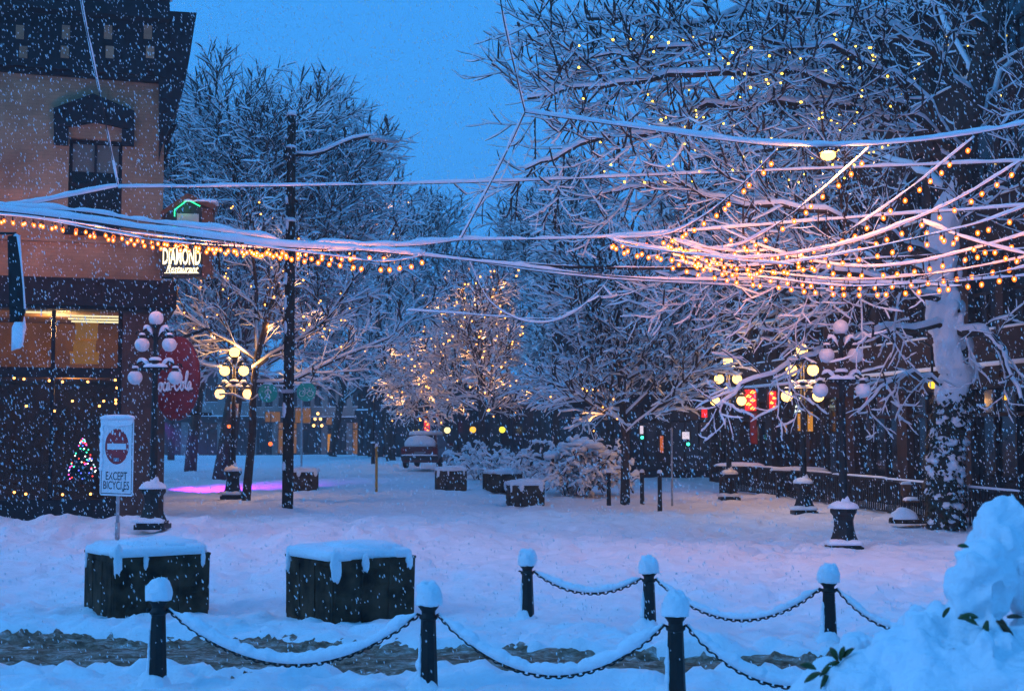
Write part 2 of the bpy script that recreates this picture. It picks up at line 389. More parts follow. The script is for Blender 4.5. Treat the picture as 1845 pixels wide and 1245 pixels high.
rm = MB(); fbox(rm, .45, uR-.5, -.05, zs0+.4, 6, 6.1); fbox(rm, .45, uR-.5, zs0+.05, zs0+.2, .5, 5.99); fbox(rm, .42, uR-.5, -.06, .02, .5, 5.99); fbox(rm, .46, uR-.5, zb0+.03, zb1-.03, .5, 5.98); rm.build('shop_interior', room_wall, root)  # last box: slab added to keep the upper light off the lower room
tubem = glow('shop_tube_light', (1, .82, .45), 1.6)
for a, b, yy in ((45, 92, 560), (97, 216, 566), (122, 214, 572), (128, 214, 577)):
    u0, z0 = U(a, yy); u1, _ = U(b, yy); t = MB(); t.tube([(u0, .35, z0), (u1, .35, z0)], .022, 6); t.build('tube_light', tubem, root)
lamp('shop_light', root, (u_p*.62, 3.2, zs0-.25), 260, (1, .55, .2), .3); lamp('shop_lamp', root, (u_p*.72, 1.3, zb0-.25), 45, (1, .5, .14), .1)
amber = mat('amber_display', (.60, .27, .03), .6, noise=.2, nscale=3, emit=(1, .45, .05), estr=.18)  # faint emission put into the boxes so they look lit
# items in the shop window
def amber_item(px0, px1, py0, py1, label, d=1.4):
    u0, z0 = U(px0, py1); u1, z1 = U(px1, py0)
    pw = root.matrix_basis
    c = Vector(((u0+u1)/2, d, z0)); cw = Matrix.Rotation(fa.rz, 4, 'Z') @ c + Vector((AL.x, AL.y, 0))
    t = thing('display_box', label, 'box', cw, fa.rz, 'amber display boxes in shop window'); h = z1-z0; ww = u1-u0
    b = MB(); b.box((0, 0, h*.42), (ww, .4, h*.84)); b.build('body', amber, t)
    b = MB(); b.box((0, 0, h*.92), (ww*1.06, .44, h*.155)); b.build('lid', amber, t)
amber_item(134, 176, 572, 605, 'topmost amber display box in upper shop window')
amber_item(130, 172, 608, 628, 'middle amber display box in upper shop window')
amber_item(124, 178, 629, 650, 'lowest wide amber display box in upper shop window')
warmb = glow('small_window_bulb', (1, .33, .06), 14)
t = thing('window_fairy_lights', 'short row of orange bulbs inside the corner shop window', 'fairy lights', (AL.x, AL.y, 0), fa.rz)
bulb = MB(); bulb.ball((0, 0, 0), .028, 8, 6); bme = bulb.mesh('bulb', warmb, True)
wl = MB(); pth = [(U(px, py)[0], .3, U(px, py)[1]) for px, py in ((24, 677), (42, 679), (88, 682), (112, 684), (158, 684), (208, 681), (211, 695), (209, 717), (209, 723))]
wl.tube(pth, .006, 4); wl.build('wire', WIRE, t)
for q in pth: obj('bulb', bme, t, (q[0], q[1], q[2]-.04))
for px, py in ((24, 888), (45, 891), (112, 892), (163, 891), (46, 731), (97, 740), (130, 722), (187, 722), (179, 731)):
    a, b = U(px, py); obj('bulb', bme, t, (a, .35, b))
# christmas tree behind the pane
a, b = U(147, 868); cw = Matrix.Rotation(fa.rz, 4, 'Z') @ Vector((a, 1.0, b)) + Vector((AL.x, AL.y, 0))
t = thing('christmas_tree', 'small christmas tree with coloured lights behind the shop window', 'christmas tree', cw, fa.rz)
fol = MB(); needle = mat('dark_needles', (.015, .035, .02), .9)
for k in range(260):
    z = R.random()**1.3; an = R.random()*6.28; rr = .36*(1-z)+.02
    fol.add([(0, 0, z*.95+.1), (rr*math.cos(an), rr*math.sin(an), z*.95+.02), (rr*.9*math.cos(an+.25), rr*.9*math.sin(an+.25), z*.95+.06)], [(0, 1, 2)])
fol.build('crown', needle, t); tk = MB(); tk.lathe([(.03, -.1), (.015, .9)], 8); tk.build('trunk', BARK, t)
cols = [('blue', (.08, .12, 1)), ('pink', (1, .08, .5)), ('green', (.05, 1, .5)), ('white', (1, .9, .8)), ('red', (1, .05, .03))]
for i, (nm, c) in enumerate(cols):
    b = MB(); b.ball((0, 0, 0), .017, 6, 5); me = b.mesh('bulb', glow('tree_bulb_'+nm, c, 5), True)
    for k in range(13):
        z = R.random(); an = -R.random()*3.14; rr = .36*(1-z)+.03
        obj('bulb', me, t, (rr*math.cos(an), rr*math.sin(an), z*.95+.05))

# hanging blade sign: little house with green neon over lit lettering
SP = P(290, 500, 31.2)
t = thing('blade_sign', 'house shaped blade sign with green neon and lit lettering on corner building', 'sign', SP, rad(8)); s_ = 31.2/F
panel = mat('sign_dark_panel', (.02, .02, .018), .6); sign_brown = mat('sign_rust_side', (.16, .05, .02), .7, noise=.3, nscale=6)
def sp(x, y_, d=0): return Vector(((x-290)*s_, d, (500-y_)*s_))
b = MB(); b.poly([sp(289, 498, 0), sp(362, 498, 0), sp(362, 432, 0), sp(289, 432, 0)], (0, .5, 0)); b.build('text_cabinet', panel, t)
b = MB(); b.poly([sp(363, 498, 0), sp(380, 496, .0), sp(380, 437, .0), sp(363, 437, 0)], (0, .5, 0)); b.build('side_panel', sign_brown, t)
b = MB(); b.poly([sp(294, 412, .08), sp(360, 412, .08), sp(360, 372, .08), sp(335, 348, .08), sp(294, 374, .08)], (0, .5, 0)); b.build('house_cabinet', panel, t)
b = MB(); b.poly([sp(361, 414, .05), sp(380, 414, .05), sp(380, 372, .05), sp(361, 372, .05)], (0, .55, 0)); b.build('side_panel', sign_brown, t)
b = MB(); b.poly([sp(288, 380, -.02), sp(335, 345, -.02), sp(385, 366, -.02), sp(385, 376, -.02), sp(335, 354, -.02), sp(288, 389, -.02)], (0, .7, 0)); b.build('roof', sign_brown, t)
b = MB(); b.poly([sp(316, 404, .06), sp(355, 404, .06), sp(355, 382, .06), sp(316, 382, .06)], (0, .018, 0)); b.build('lantern_panel', mat('frosted_panel', (.42, .38, .32), .6), t)
b = MB(); b.tube([sp(312, 388, .03), sp(312, 376, .03), sp(335, 357, .03), sp(357, 368, .03)], .013, 6); b.tube([sp(310, 396, .03), sp(310, 406, .03), sp(318, 408, .03)], .013, 6)
b.build('neon_tube', glow('green_neon', (.03, 1, .30), 3.2), t, True)
lamp('neon_light', t, sp(330, 372, -.1), 1.2, (.1, 1, .4), .05)
b = MB(); b.super(sp(357, 360, .2)+Vector((0, .1, 0)), (.42, .34, .09), .5, .4, 20, 6, nz=.1, seed=3); o = b.build('roof_snow', SNOW, t, True)
lett = glow('lit_letters', (1, .86, .52), 2.4)
me = text_mesh('DIAMOND', .40, .01, 0, .008, sx=.46); me.materials.clear(); me.materials.append(lett); o = obj('lettering', me, t, sp(326, 463, -.02)); o.scale = (1.0, 1, 1.35)
me = text_mesh('Restaurant', .25, .01, .45, .004, sx=.66); me.materials.clear(); me.materials.append(lett); o = obj('lettering', me, t, sp(326, 485, -.02))
b = MB(); b.tube([sp(312, 447, -.02), sp(328, 440, -.02), sp(340, 447, -.02)], .012, 5); b.tube([sp(296, 492, -.02), sp(357, 491, -.02)], .008, 5); b.build('lit_trim', lett, t, True)
b = MB(); b.tube([sp(330, 500, .25), sp(330, 410, .25)], .02, 6); b.box(sp(286, 440, .4), (.35, .05, .05)); b.box(sp(286, 400, .4), (.35, .05, .05)); b.build('bracket', IRON, t)

# round red drink sign
RP = P(318, 682, 30.6); s_ = 30.6/F
t = thing('round_sign', 'big round red drink sign with white script by corner lamp', 'sign', RP, rad(-45))
redm = mat('red_enamel', (.19, .006, .010), .45, noise=.15, nscale=4)
b = MB(); prof = [(.02, -.06), (.9, -.06), (.97, -.03), (.97, .03), (.9, .06), (.02, .08)]
b.lathe(prof, 40); d = b.build('disc', redm, t, True); d.rotation_euler = (rad(90), 0, 0)
wht = mat('white_sign_paint', (.75, .74, .76), .5)
def script(strokes, parent, loc, sc, m, r=.02, name='lettering'):
    b = MB()
    for st in strokes:
        pts = []
        for i in range(len(st)-1):
            for k in range(4):
                a = k/4; p0 = st[max(i-1, 0)]; p1 = st[i]; p2 = st[i+1]; p3 = st[min(i+2, len(st)-1)]
                pts.append(tuple(.5*((2*p1[j]) + (-p0[j]+p2[j])*a + (2*p0[j]-5*p1[j]+4*p2[j]-p3[j])*a*a + (-p0[j]+3*p1[j]-3*p2[j]+p3[j])*a**3) for j in (0, 1)))
        pts.append(st[-1]); b.tube([(x*sc, 0, y_*sc) for x, y_ in pts], r, 5)
    return b.build(name, m, parent, True, loc)
C1 = [(.9, 1.5), (.7, 1.75), (.2, 1.3), (0, .5), (.35, .05), (.85, .4)]
o1 = lambda x: [(x+.35, .75), (x+.1, .7), (x, .3), (x+.2, .05), (x+.42, .3), (x+.35, .75), (x+.6, .6)]
c1 = lambda x: [(x+.4, .65), (x+.2, .78), (x, .35), (x+.2, .05), (x+.5, .25)]
a1 = lambda x: [(x+.4, .65), (x+.15, .72), (x, .3), (x+.15, .08), (x+.42, .6), (x+.4, .15), (x+.65, .2)]
l1 = lambda x: [(x, .2), (x+.4, 1.3), (x+.3, 1.6), (x+.12, 1.1), (x+.12, .3), (x+.35, .1)]
sft = lambda s, dx: [(x+dx, y_) for x, y_ in s]
script([C1, o1(.95), c1(1.65), a1(2.2), [(2.95, .4), (3.2, .45)], sft(C1, 3.4), o1(4.35), l1(5.0), a1(5.45)], t, (-.86, -.1, -.30), .28, wht, .022)
b = MB(); b.tube([(-.2, .1, .9), (-.2, .9, 1.2), (-.6, 1.3, 1.2)], .04, 6); b.tube([(-.2, .1, -.8), (-.6, 1.3, -.8)], .04, 6); b.build('bracket', IRON, t)

# dark banner with snow along its edge at the far left
t = thing('hanging_banner', 'dark hanging banner rimmed with snow at left edge of frame', 'banner', P(14, 640, 24), 0); s_ = 24/F
def bp(x, y_, d=0): return Vector(((x-14)*s_, d, (640-y_)*s_))
b = MB(); b.poly([bp(8, 424), bp(26, 420), bp(34, 470), bp(40, 520), bp(43, 560), bp(40, 580), bp(16, 580)], (0, .03, 0)); b.build('cloth', mat('dark_canvas', (.012, .012, .014), .9), t)
b = MB(); b.tube([bp(22, 421), bp(28, 424), bp(34, 468), bp(40, 520), bp(43, 556)], [.03, .035, .018, .016, .02], 6); b.build('edge_snow', SNOW, t, True)
b = MB(); b.poly([bp(28, 572), bp(41, 568), bp(45, 590), bp(38, 615), bp(30, 628), bp(20, 632), bp(20, 590)], (0, .05, 0)); b.super(bp(33, 606), (.10, .05, .2), .6, .6, 16, 10, low=1, nz=.4, seed=8); b.build('clinging_snow', SNOW, t, True)
b = MB(); b.tube([bp(-60, 419), bp(24, 419)], .025, 6); b.tube([bp(-60, 400), bp(-60, 900)], .05, 8); b.build('pole', IRON, t)

# ------------------------------------------------------------------ buildings along the right side and at the end of the street
brick_dk = mat('dark_red_brick', (.035, .020, .017), .9, noise=.35, nscale=3, bump=.5, bscale=20)
brick_gr = mat('grey_brown_stone', (.045, .036, .032), .9, noise=.35, nscale=3, bump=.5, bscale=20)
amberwin = glow('amber_lit_window', (1, .42, .06), .55)
amberdim = glow('dim_amber_window', (1, .45, .12), .20)
def shop_row(name, label, A, B, h, bay, wallm, trim, floors=3, depth=10, litbays=(), gh=3.9, base=0):
    f = Facade(A, B); t = thing(name, label, 'building', (A[0], A[1], base), f.rz); n = max(1, round(f.L/bay)); bw = f.L/n
    b = MB(); fbox(b, 0, f.L, -1, h, .35, depth); b.build('wall', wallm, t)
    # front skin between openings
    b = MB()
    fl = (h - gh - .6)/floors if floors else 0
    for i in range(n+1):
        x = i*bw; fbox(b, max(0, x-.32), min(f.L, x+.32), -1, h-.6, 0, .352)
    for k in range(floors):
        z = gh + k*fl
        for i in range(n): fbox(b, i*bw+.321, (i+1)*bw-.321, z, z+fl*.28, .02, .352)
        for i in range(n): fbox(b, i*bw+.321, (i+1)*bw-.321, z+fl*.86, z+fl-.002, .02, .352)
        for i in range(n): fbox(b, i*bw+bw/2-.18, i*bw+bw/2+.18, z+fl*.281, z+fl*.859, .02, .352)
    b.build('front_wall', wallm, t)
    for k in range(floors):
        z = gh + k*fl
        for i in range(n):
            for a, c in ((i*bw+.325, i*bw+bw/2-.185), (i*bw+bw/2+.185, (i+1)*bw-.325)):
                p = MB(); fbox(p, a, c, z+fl*.285, z+fl*.855, .2, .24); wn = p.build('window', DARKGLASS, t)
                p = MB(); fbox(p, a, c, z+fl*.56, z+fl*.585, .15, .197); fbox(p, (a+c)/2-.025, (a+c)/2+.025, z+fl*.285, z+fl*.559, .15, .197); p.build('sash', trim, wn)
                p = MB(); p.super(((a+c)/2, .08, z+fl*.28), ((c-a)/2, .11, .07), .5, .3, 14, 4, seed=i+k); p.build('sill_snow', SNOWT, wn, True)
    b = MB(); fbox(b, -.1, f.L+.1, gh-.55, gh-.003, -.3, -.002); b.build('shop_cornice', trim, t); b = MB(); fbox(b, -.1, f.L+.1, h-.6, h, -.4, .34); b.build('cornice', trim, t)
    b = MB(); b.super((f.L/2, -.15, gh-.01), (f.L/2, .18, .12), .3, .2, 40, 4, nz=.05); b.build('ledge_snow', SNOW, t, True); b = MB(); b.super((f.L/2, -.05, h-.01), (f.L/2, .4, .2), .3, .2, 40, 4, nz=.05, seed=2); b.build('roof_snow', SNOW, t, True)
    for i in range(n):
        a, c = i*bw+.33, (i+1)*bw-.33
        p = MB(); fbox(p, a, c, .55, gh-.56, .2, .24); g = p.build('shop_window', amberdim if i in litbays else DARKGLASS, t)
        p = MB(); fbox(p, a, c, -.3, .545, .05, .3)
        for q in (.33, .67): x = a+(c-a)*q; fbox(p, x-.04, x+.04, .55, gh-.56, .1, .198)
        fbox(p, a, c, gh-1.25, gh-1.15, .08, .197); p.build('shopfront_frame', trim, g)
    return t, f
ra, fR = shop_row('brick_building', 'tall dark brick building behind the ivy tree at right', (8.4, 57), (13.6, 24.0), 14.5, 3.6, brick_dk, paint_dark, 3, 9, ())
rb, fB = shop_row('stone_building', 'dark stone building with small green shop lights beyond the bare tree', (1.8, 60), (9.2, 59), 9.0, 2.5, brick_gr, paint_dark, 1, 8, ())
rc, fC = shop_row('arcade_building', 'low dark arcade at the street end behind the parked car', (-9.5, 88), (4.5, 86), 5.4, 2.8, brick_gr, paint_dark, 0, 8, (), 4.8)
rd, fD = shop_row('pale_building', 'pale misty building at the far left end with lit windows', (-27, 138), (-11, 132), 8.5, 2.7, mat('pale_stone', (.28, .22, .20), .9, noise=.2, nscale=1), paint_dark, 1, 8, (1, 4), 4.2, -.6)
rf_, fF = shop_row('backing_block', 'added pale block standing in for mist between trunks right of the corner building', (-37, 123), (-24.3, 127), 9.5, 3.1, MATS['pale_stone'], paint_dark, 1, 8, (), 4.2, -.6)  # added backing that closes the bright sky gap in place of mist
re_, fE = shop_row('narrow_building', 'narrow dark building between the arcade and the far pale one', (-12.5, 108), (-8.5, 106), 7.5, 2.0, brick_dk, paint_dark, 1, 8, ())

# lit windows and glowing signs along the shops
def lit_panel(name, label, cat, px0, px1, py0, py1, Y, m, frame=True, group=None):
    a = P(px0, py1, Y); b = P(px1, py0, Y); w_ = b.x-a.x; h_ = b.z-a.z
    t = thing(name, label, cat, ((a.x+b.x)/2, Y, a.z), 0, group)
    p = MB(); p.box((0, 0, h_/2), (w_, .04, h_)); p.build('panel', m, t)
    if frame:
        p = MB(); p.box((-w_/2-.03, .01, h_/2), (.055, .1, h_+.12)); p.box((w_/2+.03, .01, h_/2), (.055, .1, h_+.12)); p.box((0, .01, -.03), (w_, .1, .055)); p.box((0, .01, h_+.03), (w_, .1, .055)); p.build('frame', IRON, t)
    return t, w_, h_
def on_wall(f, px, py, off=.25):
    s, z = f.uv(px, py); q = f.o + f.t*s + f.n*off; return Vector((q.x, q.y, z))
for i, (a, b, c, d, lab) in enumerate(((1437, 1446, 745, 776, 'narrow amber lit window left of the middle pair behind twin lamps'), (1455, 1464, 742, 777, 'amber lit window below the right globes of the lit lamp'), (1484, 1489, 742, 774, 'thin amber lit window nearest the dark lamp post'), (1492, 1498, 748, 774, 'amber lit window just left of the dark lamp shaft'), (1414, 1417, 764, 779, 'tiny orange lit slot left of the lit windows'))):
    lit_panel('lit_window', lab, 'window', a, b, c, d, 45.2-i*.2, glow('shop_window_amber', (1, .40, .05), .62))
neon_red = glow('red_neon', (1, .015, .02), 2.2); neon_hot = glow('orange_neon', (1, .28, .05), 5)
def neon_sign(label, px0, px1, py0, py1, Y, k, group=None):
    t, w_, h_ = lit_panel('neon_sign', label, 'sign', px0, px1, py0, py1, Y, mat('red_lit_board', (.25, .01, .015), .5, emit=(1, .02, .03), estr=.9))
    b = MB()
    for i in range(k):
        z = h_*(.12+.8*i/max(1, k-1)*.95); x = w_*.18*(-1)**i
        b.tube([(x-w_*.2, -.06, z-h_*.05), (x, -.06, z+h_*.06), (x+w_*.22, -.06, z), (x, -.06, z-h_*.06)], .03, 5)
    b.build('neon_tube', neon_hot, t, True)
    lamp('neon_light', t, (0, -.4, h_/2), 14, (1, .05, .05), .1)
neon_sign('red neon sign with orange strokes beside the lit globe lamp', 1342, 1362, 702, 740, 46.5, 5)
neon_sign('narrower red neon sign right of the larger red one', 1386, 1398, 705, 738, 45.8, 4)
t, w_, h_ = lit_panel('red_lantern', 'small red lit lantern left of the lamp globes', 'lantern', 1264, 1274, 737, 752, 50, glow('red_lantern_glow', (1, .02, .02), 1.6), True)
lit_panel('red_pillar', 'dim red lit pillar below the red neon sign', 'pillar', 1352, 1364, 742, 800, 47, mat('red_pillar_glow', (.16, .015, .015), .7, emit=(1, .03, .03), estr=.03), False)  # faint red glow put into the pillar's own colour
t = thing('white_neon_sign', 'white neon script sign in window under the lit globes', 'sign', P(1440, 745, 45.5), 0)
b = MB(); q = glow('white_neon', (.85, 1, .9), 2.6)
for k in range(5): x = -.14+k*.07; b.tube([(x, 0, .02), (x+.02, 0, .13), (x+.05, 0, .03)], .016, 5)
for k in range(4): x = -.12+k*.08; b.tube([(x, 0, .2), (x+.03, 0, .30), (x+.05, 0, .21)], .014, 5)
b.tube([(-.02, 0, .42), (-.02, 0, .56)], .016, 5); b.tube([(.05, 0, .42), (.0, 0, .5), (.06, 0, .55)], .016, 5); b.build('neon_tube', q, t, True)
b = MB(); b.box((0, .05, .3), (.5, .04, .8)); b.build('backboard', IRON, t)
lit_panel('white_sign', 'small white lit sign above a green light, left one', 'sign', 1153, 1159, 767, 782, 58.6, glow('white_sign_glow', (.95, .8, .95), .9))
lit_panel('white_sign', 'square white lit sign above a green light, right one', 'sign', 1229, 1242, 778, 791, 58.4, glow('white_sign_glow', (.95, .8, .95), .9))
def green_light(lab, px, py):
    t = thing('green_light', lab, 'traffic light', P(px, py, 58), 0, 'green shop lights'); b = MB(); b.ball((0, 0, 0), .07, 10, 7); b.build('lens', glow('green_lens', (.05, 1, .55), 4), t, True)
    b = MB(); b.box((0, .12, .0), (.22, .12, .3)); b.box((0, .0, .13), (.2, .2, .03)); b.build('housing', IRON, t)
green_light('round green light under the narrow white sign', 1157, 788); green_light('small green light under the square white sign', 1240, 800)
lit_panel('orange_window', 'tall narrow orange lit doorway beyond thin poles', 'window', 1189, 1195, 785, 815, 58.5, glow('orange_door', (1, .22, .04), .55))
lit_panel('orange_sign', 'dim orange sign hanging over the parked car', 'sign', 761, 790, 742, 752, 84, glow('dim_orange', (1, .2, .05), .35))
neon_sign('far red neon sign above the snowy car', 764, 774, 757, 778, 82, 4)
def globe_light(lab, px, py, col, Y=83, r=.2):
    t = thing('globe_light', lab, 'lamp', P(px, py, Y), 0); b = MB(); b.ball((0, 0, 0), r, 14, 9); b.build('globe', glow('globe_%d' % px, col, 1.7), t, True)
    b = MB(); b.tube([(0, 0, r*.95), (0, 0, .9), (0, .9, 1.1)], .03, 6); b.lathe([(.09, r*.86), (.07, r*1.15)], 10); b.build('bracket', IRON, t)
globe_light('half hidden yellow globe light left above the car roof', 750, 777, (1, .78, .12))
globe_light('pale yellow globe light right above the car roof', 806, 775, (1, .85, .38))
globe_light('orange globe light left of the central tree trunk', 852, 774, (1, .5, .04))
globe_light('yellow green globe light right of the central tree trunk', 905, 774, (.95, .80, .06))
globe_light('small yellow wall lantern left of the ivy trunk', 1680, 693, (1, .62, .05), 32, .1)
globe_light('tiny orange lantern at the right frame edge', 1811, 716, (1, .5, .05), 30, .06)
for i, (a, b, c, d, lab) in enumerate(((588, 598, 752, 765, 'upper amber window of the far pale building'), (590, 601, 782, 814, 'tall amber doorway of the far pale building'), (648, 668, 738, 752, 'wide dim amber window far down the street'), (652, 668, 758, 770, 'bright orange window far down the street'), (655, 670, 778, 815, 'tall orange doorway far down the street'), (532, 560, 735, 762, 'square pale amber window behind the cycle sign'), (478, 505, 742, 760, 'dim amber window left of the utility pole far away'))):
    lit_panel('far_window', lab, 'window', a, b, c, d, 128 - i*.5, amberwin if i in (1, 3, 4) else amberdim)
t = thing('red_lamp', 'small red orange lamp on thin far pole left of the utility pole', 'lamp', P(487, 818, 105)); b = MB(); b.ball((0, 0, .8), .16, 10, 7); b.build('lens', glow('red_orange', (1, .14, .02), 3), t, True); b = MB(); b.tube([(0, .05, 0), (0, .05, 3.2)], .05, 6); b.build('post', IRON, t)
t = thing('small_red_lamp', 'tiny red light beside the lit lamp shaft', 'lamp', P(412, 812, 44)); b = MB(); b.ball((0, 0, .8), .06, 8, 6); b.build('lens', glow('red_orange', (1, .14, .02), 3), t, True); b = MB(); b.tube([(0, .06, -.8), (0, .06, .85)], .02, 6); b.build('post', IRON, t)

# ------------------------------------------------------------------ street lamps
GL_OFF = mat('milk_glass', (.72, .70, .72), .35, noise=.05, nscale=8, spec=.4)
GL_ON = glow('lit_milk_glass', (1, .52, .12), 6, .3)
def street_lamp(label, loc, lit, H=4.5, far=False, power=150):
    t = thing('street_lamp', label, 'street lamp', loc, 0, 'five globe street lamps'); k = H/4.5
    b = MB(); b.box((0, 0, .05), (.62, .62, .10)); b.box((0, 0, .13), (.54, .54, .06))
    b.lathe([(r*k, z*k) for r, z in ((.29, .16), (.285, .2), (.235, .3), (.2, .45), (.19, .6), (.22, .7), (.265, .76), (.265, .82), (.2, .84), (.12, .9))], 8); b.build('base', IRON, t)
    b = MB(); b.lathe([(r*k, z*k) for r, z in ((.10, .88), (.085, .95), (.08, 1.6), (.072, 2.2), (.06, 3.35), (.085, 3.4), (.085, 3.48), (.055, 3.52), (.05, 4.0), (.075, 4.04), (.05, 4.1), (.05, 4.18), (.1, 4.22), (.07, 4.26))], 12); b.build('shaft', IRON, t, True)
    if not far:
        b = MB(); b.super((0, 0, .83*k), (.27, .27, .15), .9, .9, 20, 8, nz=.25, seed=int(abs(loc[0])*9)); b.super((.02, 0, .93*k), (.12, .12, .24), 1.6, 1, 14, 8, nz=.2, seed=3)
        b.build('cap_snow', SNOW, t, True); b = MB(); b.super((-.05, -.12, .14), (.33, .28, .10), .6, .5, 20, 6, nz=.3, seed=5); b.build('base_snow', SNOW, t, True); b = MB(); b.super((0, 0, 3.5*k), (.12, .12, .07), .7, .7); b.build('collar_snow', SNOW, t, True)
    for i, (x, z) in enumerate(((0, 4.38), (-.285, 3.83), (.285, 3.83), (-.42, 3.14), (.42, 3.14))):
        x *= k; z *= k
        b = MB(); b.ball((x, 0, z), .152*k, 20, 13); g = b.build('globe', GL_ON if lit else GL_OFF, t, True)
        b = MB()
        if i == 0: b.lathe([(.06*k, z-.2*k), (.09*k, z-.13*k)], 10)
        else: b.lathe([(.085*k, z+.125*k), (.06*k, z+.17*k), (.03*k, z+.2*k)], 10, (x, 0, 0))
        b.build('cap', IRON, g)
        if i and not far:
            sg = math.copysign(1, x); top = z+.22*k
            b = MB(); pts = []
            for q in range(13):
                a = q/12; xx = x + (0 - x)*a; zz = top + .12*k*math.sin(a*math.pi*1.5) - .02*a
                pts.append((xx, 0, zz))
            b.tube(pts, .026*k, 6)
            cx = x*.55; sp_ = [(cx + sg*.085*k*(1-q/22)*math.cos(q*.5), 0, top - .03*k + .085*k*(1-q/22)*math.sin(q*.5)) for q in range(18)]
            b.tube(sp_, .02*k, 5)
            b.tube([(x, 0, top-.03), (x + sg*.05*k, 0, top+.06*k), (x+sg*.12*k, 0, top+.05*k), (x+sg*.13*k, 0, top-.01*k)], .02*k, 5)
            b.build('arm', IRON, t, True)
            b = MB(); b.tube([(p[0], p[1], p[2]+.045*k) for p in pts[1:-2]], [.012, .035, .045, .04, .045, .05, .045, .03, .025, .015], 7); b.super((x*1.0, 0, z+.20*k), (.07*k, .06*k, .05*k), .8, .8, 12, 5, seed=i)
            b.build('arm_snow', SNOW, t, True)
        if lit: lamp('globe_light', t, (x, 0, z), power, (1, .48, .14), .1*k)
    if not far:
        b = MB(); b.box((0, 0, 3.34*k), (.5*k, .06, .03)); b.build('cross_plate', IRON, t)
        b = MB(); b.super((0, 0, 3.355*k), (.26*k, .09, .085), .7, .6, 20, 6, nz=.15, seed=2); b.build('plate_snow', SNOW, t, True)
    return t
def LP(px, py, H, px_h):          # lamp that shows px_h pixels tall with base at (px, py)
    Y = H*F/px_h; q = P(px, py, Y); return (q.x, q.y, q.z-.03)
street_lamp('unlit black five globe street lamp in front of red round sign', LP(275, 950, 4.5, 388), False)
street_lamp('unlit snow capped five globe street lamp at right beside ivy tree', LP(1521, 990, 4.5, 412), False)
street_lamp('lit five globe street lamp left of the utility pole', LP(419, 897, 4.5, 270), True)
street_lamp('lit five globe street lamp partly behind the unlit right one', LP(1449, 925, 4.5, 304), True)
street_lamp('lit five globe street lamp half hidden by twigs near red neon', LP(1314, 900, 4.5, 256), True)
street_lamp('small far lit street lamp right of the utility pole', LP(572, 820, 4.2, 77), True, 4.2, True, 40)
t = thing('no_stopping_sign', 'small parking sign with red ring on the lit left lamp', 'sign', P(422, 750, 40.0)); s_ = 40/F
b = MB(); b.box((0, 0, .18), (14*s_, .02, 24*s_)); b.build('board', mat('cream_board', (.62, .55, .45), .5), t)
b = MB(); b.tube([(.08*math.cos(a/12*6.283), -.015, .24+.09*math.sin(a/12*6.283)) for a in range(13)], .012, 5); b.tube([(-.05, -.015, .3), (.05, -.015, .18)], .01, 5); b.build('ring', redm, t, True)
b = MB(); b.box((0, .06, .2), (.05, .1, .03)); b.build('clamp', IRON, t)

# ------------------------------------------------------------------ utility pole with cobra lamp and round green signs
UPY = 36.0; s_ = UPY/F; q = P(518, 917, UPY)
t = thing('utility_pole', 'tall dark utility pole with curved lamp arm and two green discs', 'utility pole', (q.x, q.y, q.z-.05), 0)
def up(x, y_, d=0): v = P(x, y_, UPY); return Vector((v.x-q.x, d, v.z-q.z+.05))
ht = up(522, 208).z
b = MB(); b.lathe([(.155, -.1), (.15, 2), (.14, ht*.5), (.12, ht*.85), (.115, ht)], 14); b.build('post', WOODPOLE, t, True)
b = MB(); b.super((0, 0, ht-.02), (.14, .14, .16), .8, 1, 16, 6, seed=2); b.super((0, -.02, up(522, 400).z), (.16, .2, .12), .8, .8, 14, 6, seed=4); b.super((0, -.02, up(522, 268).z), (.16, .17, .1), .8, .8, 14, 6, seed=6)
for i in range(9): b.super((-.1+.02*R.random(), -.12, R.random()*ht), (.05, .05, .1+.15*R.random()), .9, .9, 8, 6, low=1, nz=.4, seed=i)
b.build('snow', SNOW, t, True)
arm = [up(530, 279), up(560, 280), up(585, 274), up(610, 262), up(635, 252), up(660, 247), up(680, 247)]
b = MB(); b.tube(arm, .045, 8); b.tube([up(522, 268), up(530, 279)], .05, 8); b.box(up(522, 276), (.3, .3, .35)); b.build('lamp_arm', IRON, t, True)
b = MB(); b.tube([p + Vector((0, 0, .06)) for p in arm], [.04, .06, .065, .065, .06, .055, .04], 8); b.build('arm_snow', SNOW, t, True)
b = MB(); hd = [up(664, 249), up(672, 250), up(690, 251), up(706, 253), up(720, 256)]; b.tube(hd, [.05, .09, .10, .085, .03], 10); b.box(up(678, 243), (.07, .07, .12)); b.build('lamp_head', GALV, t, True)
b = MB(); b.tube([up(478, 706, -.16), up(560, 704, -.16)], .02, 6); b.box(up(519, 705, -.12), (.3, .12, .1)); b.build('sign_bracket', GALV, t)
b = MB(); b.super(up(502, 696, -.16), (.2, .05, .04), .6, .6); b.super(up(540, 695, -.16), (.16, .05, .04), .6, .6); b.build('bracket_snow', SNOW, t, True)
grn = mat('green_sign_face', (.03, .40, .26), .5); symb = mat('pale_symbol', (.7, .8, .76), .5)
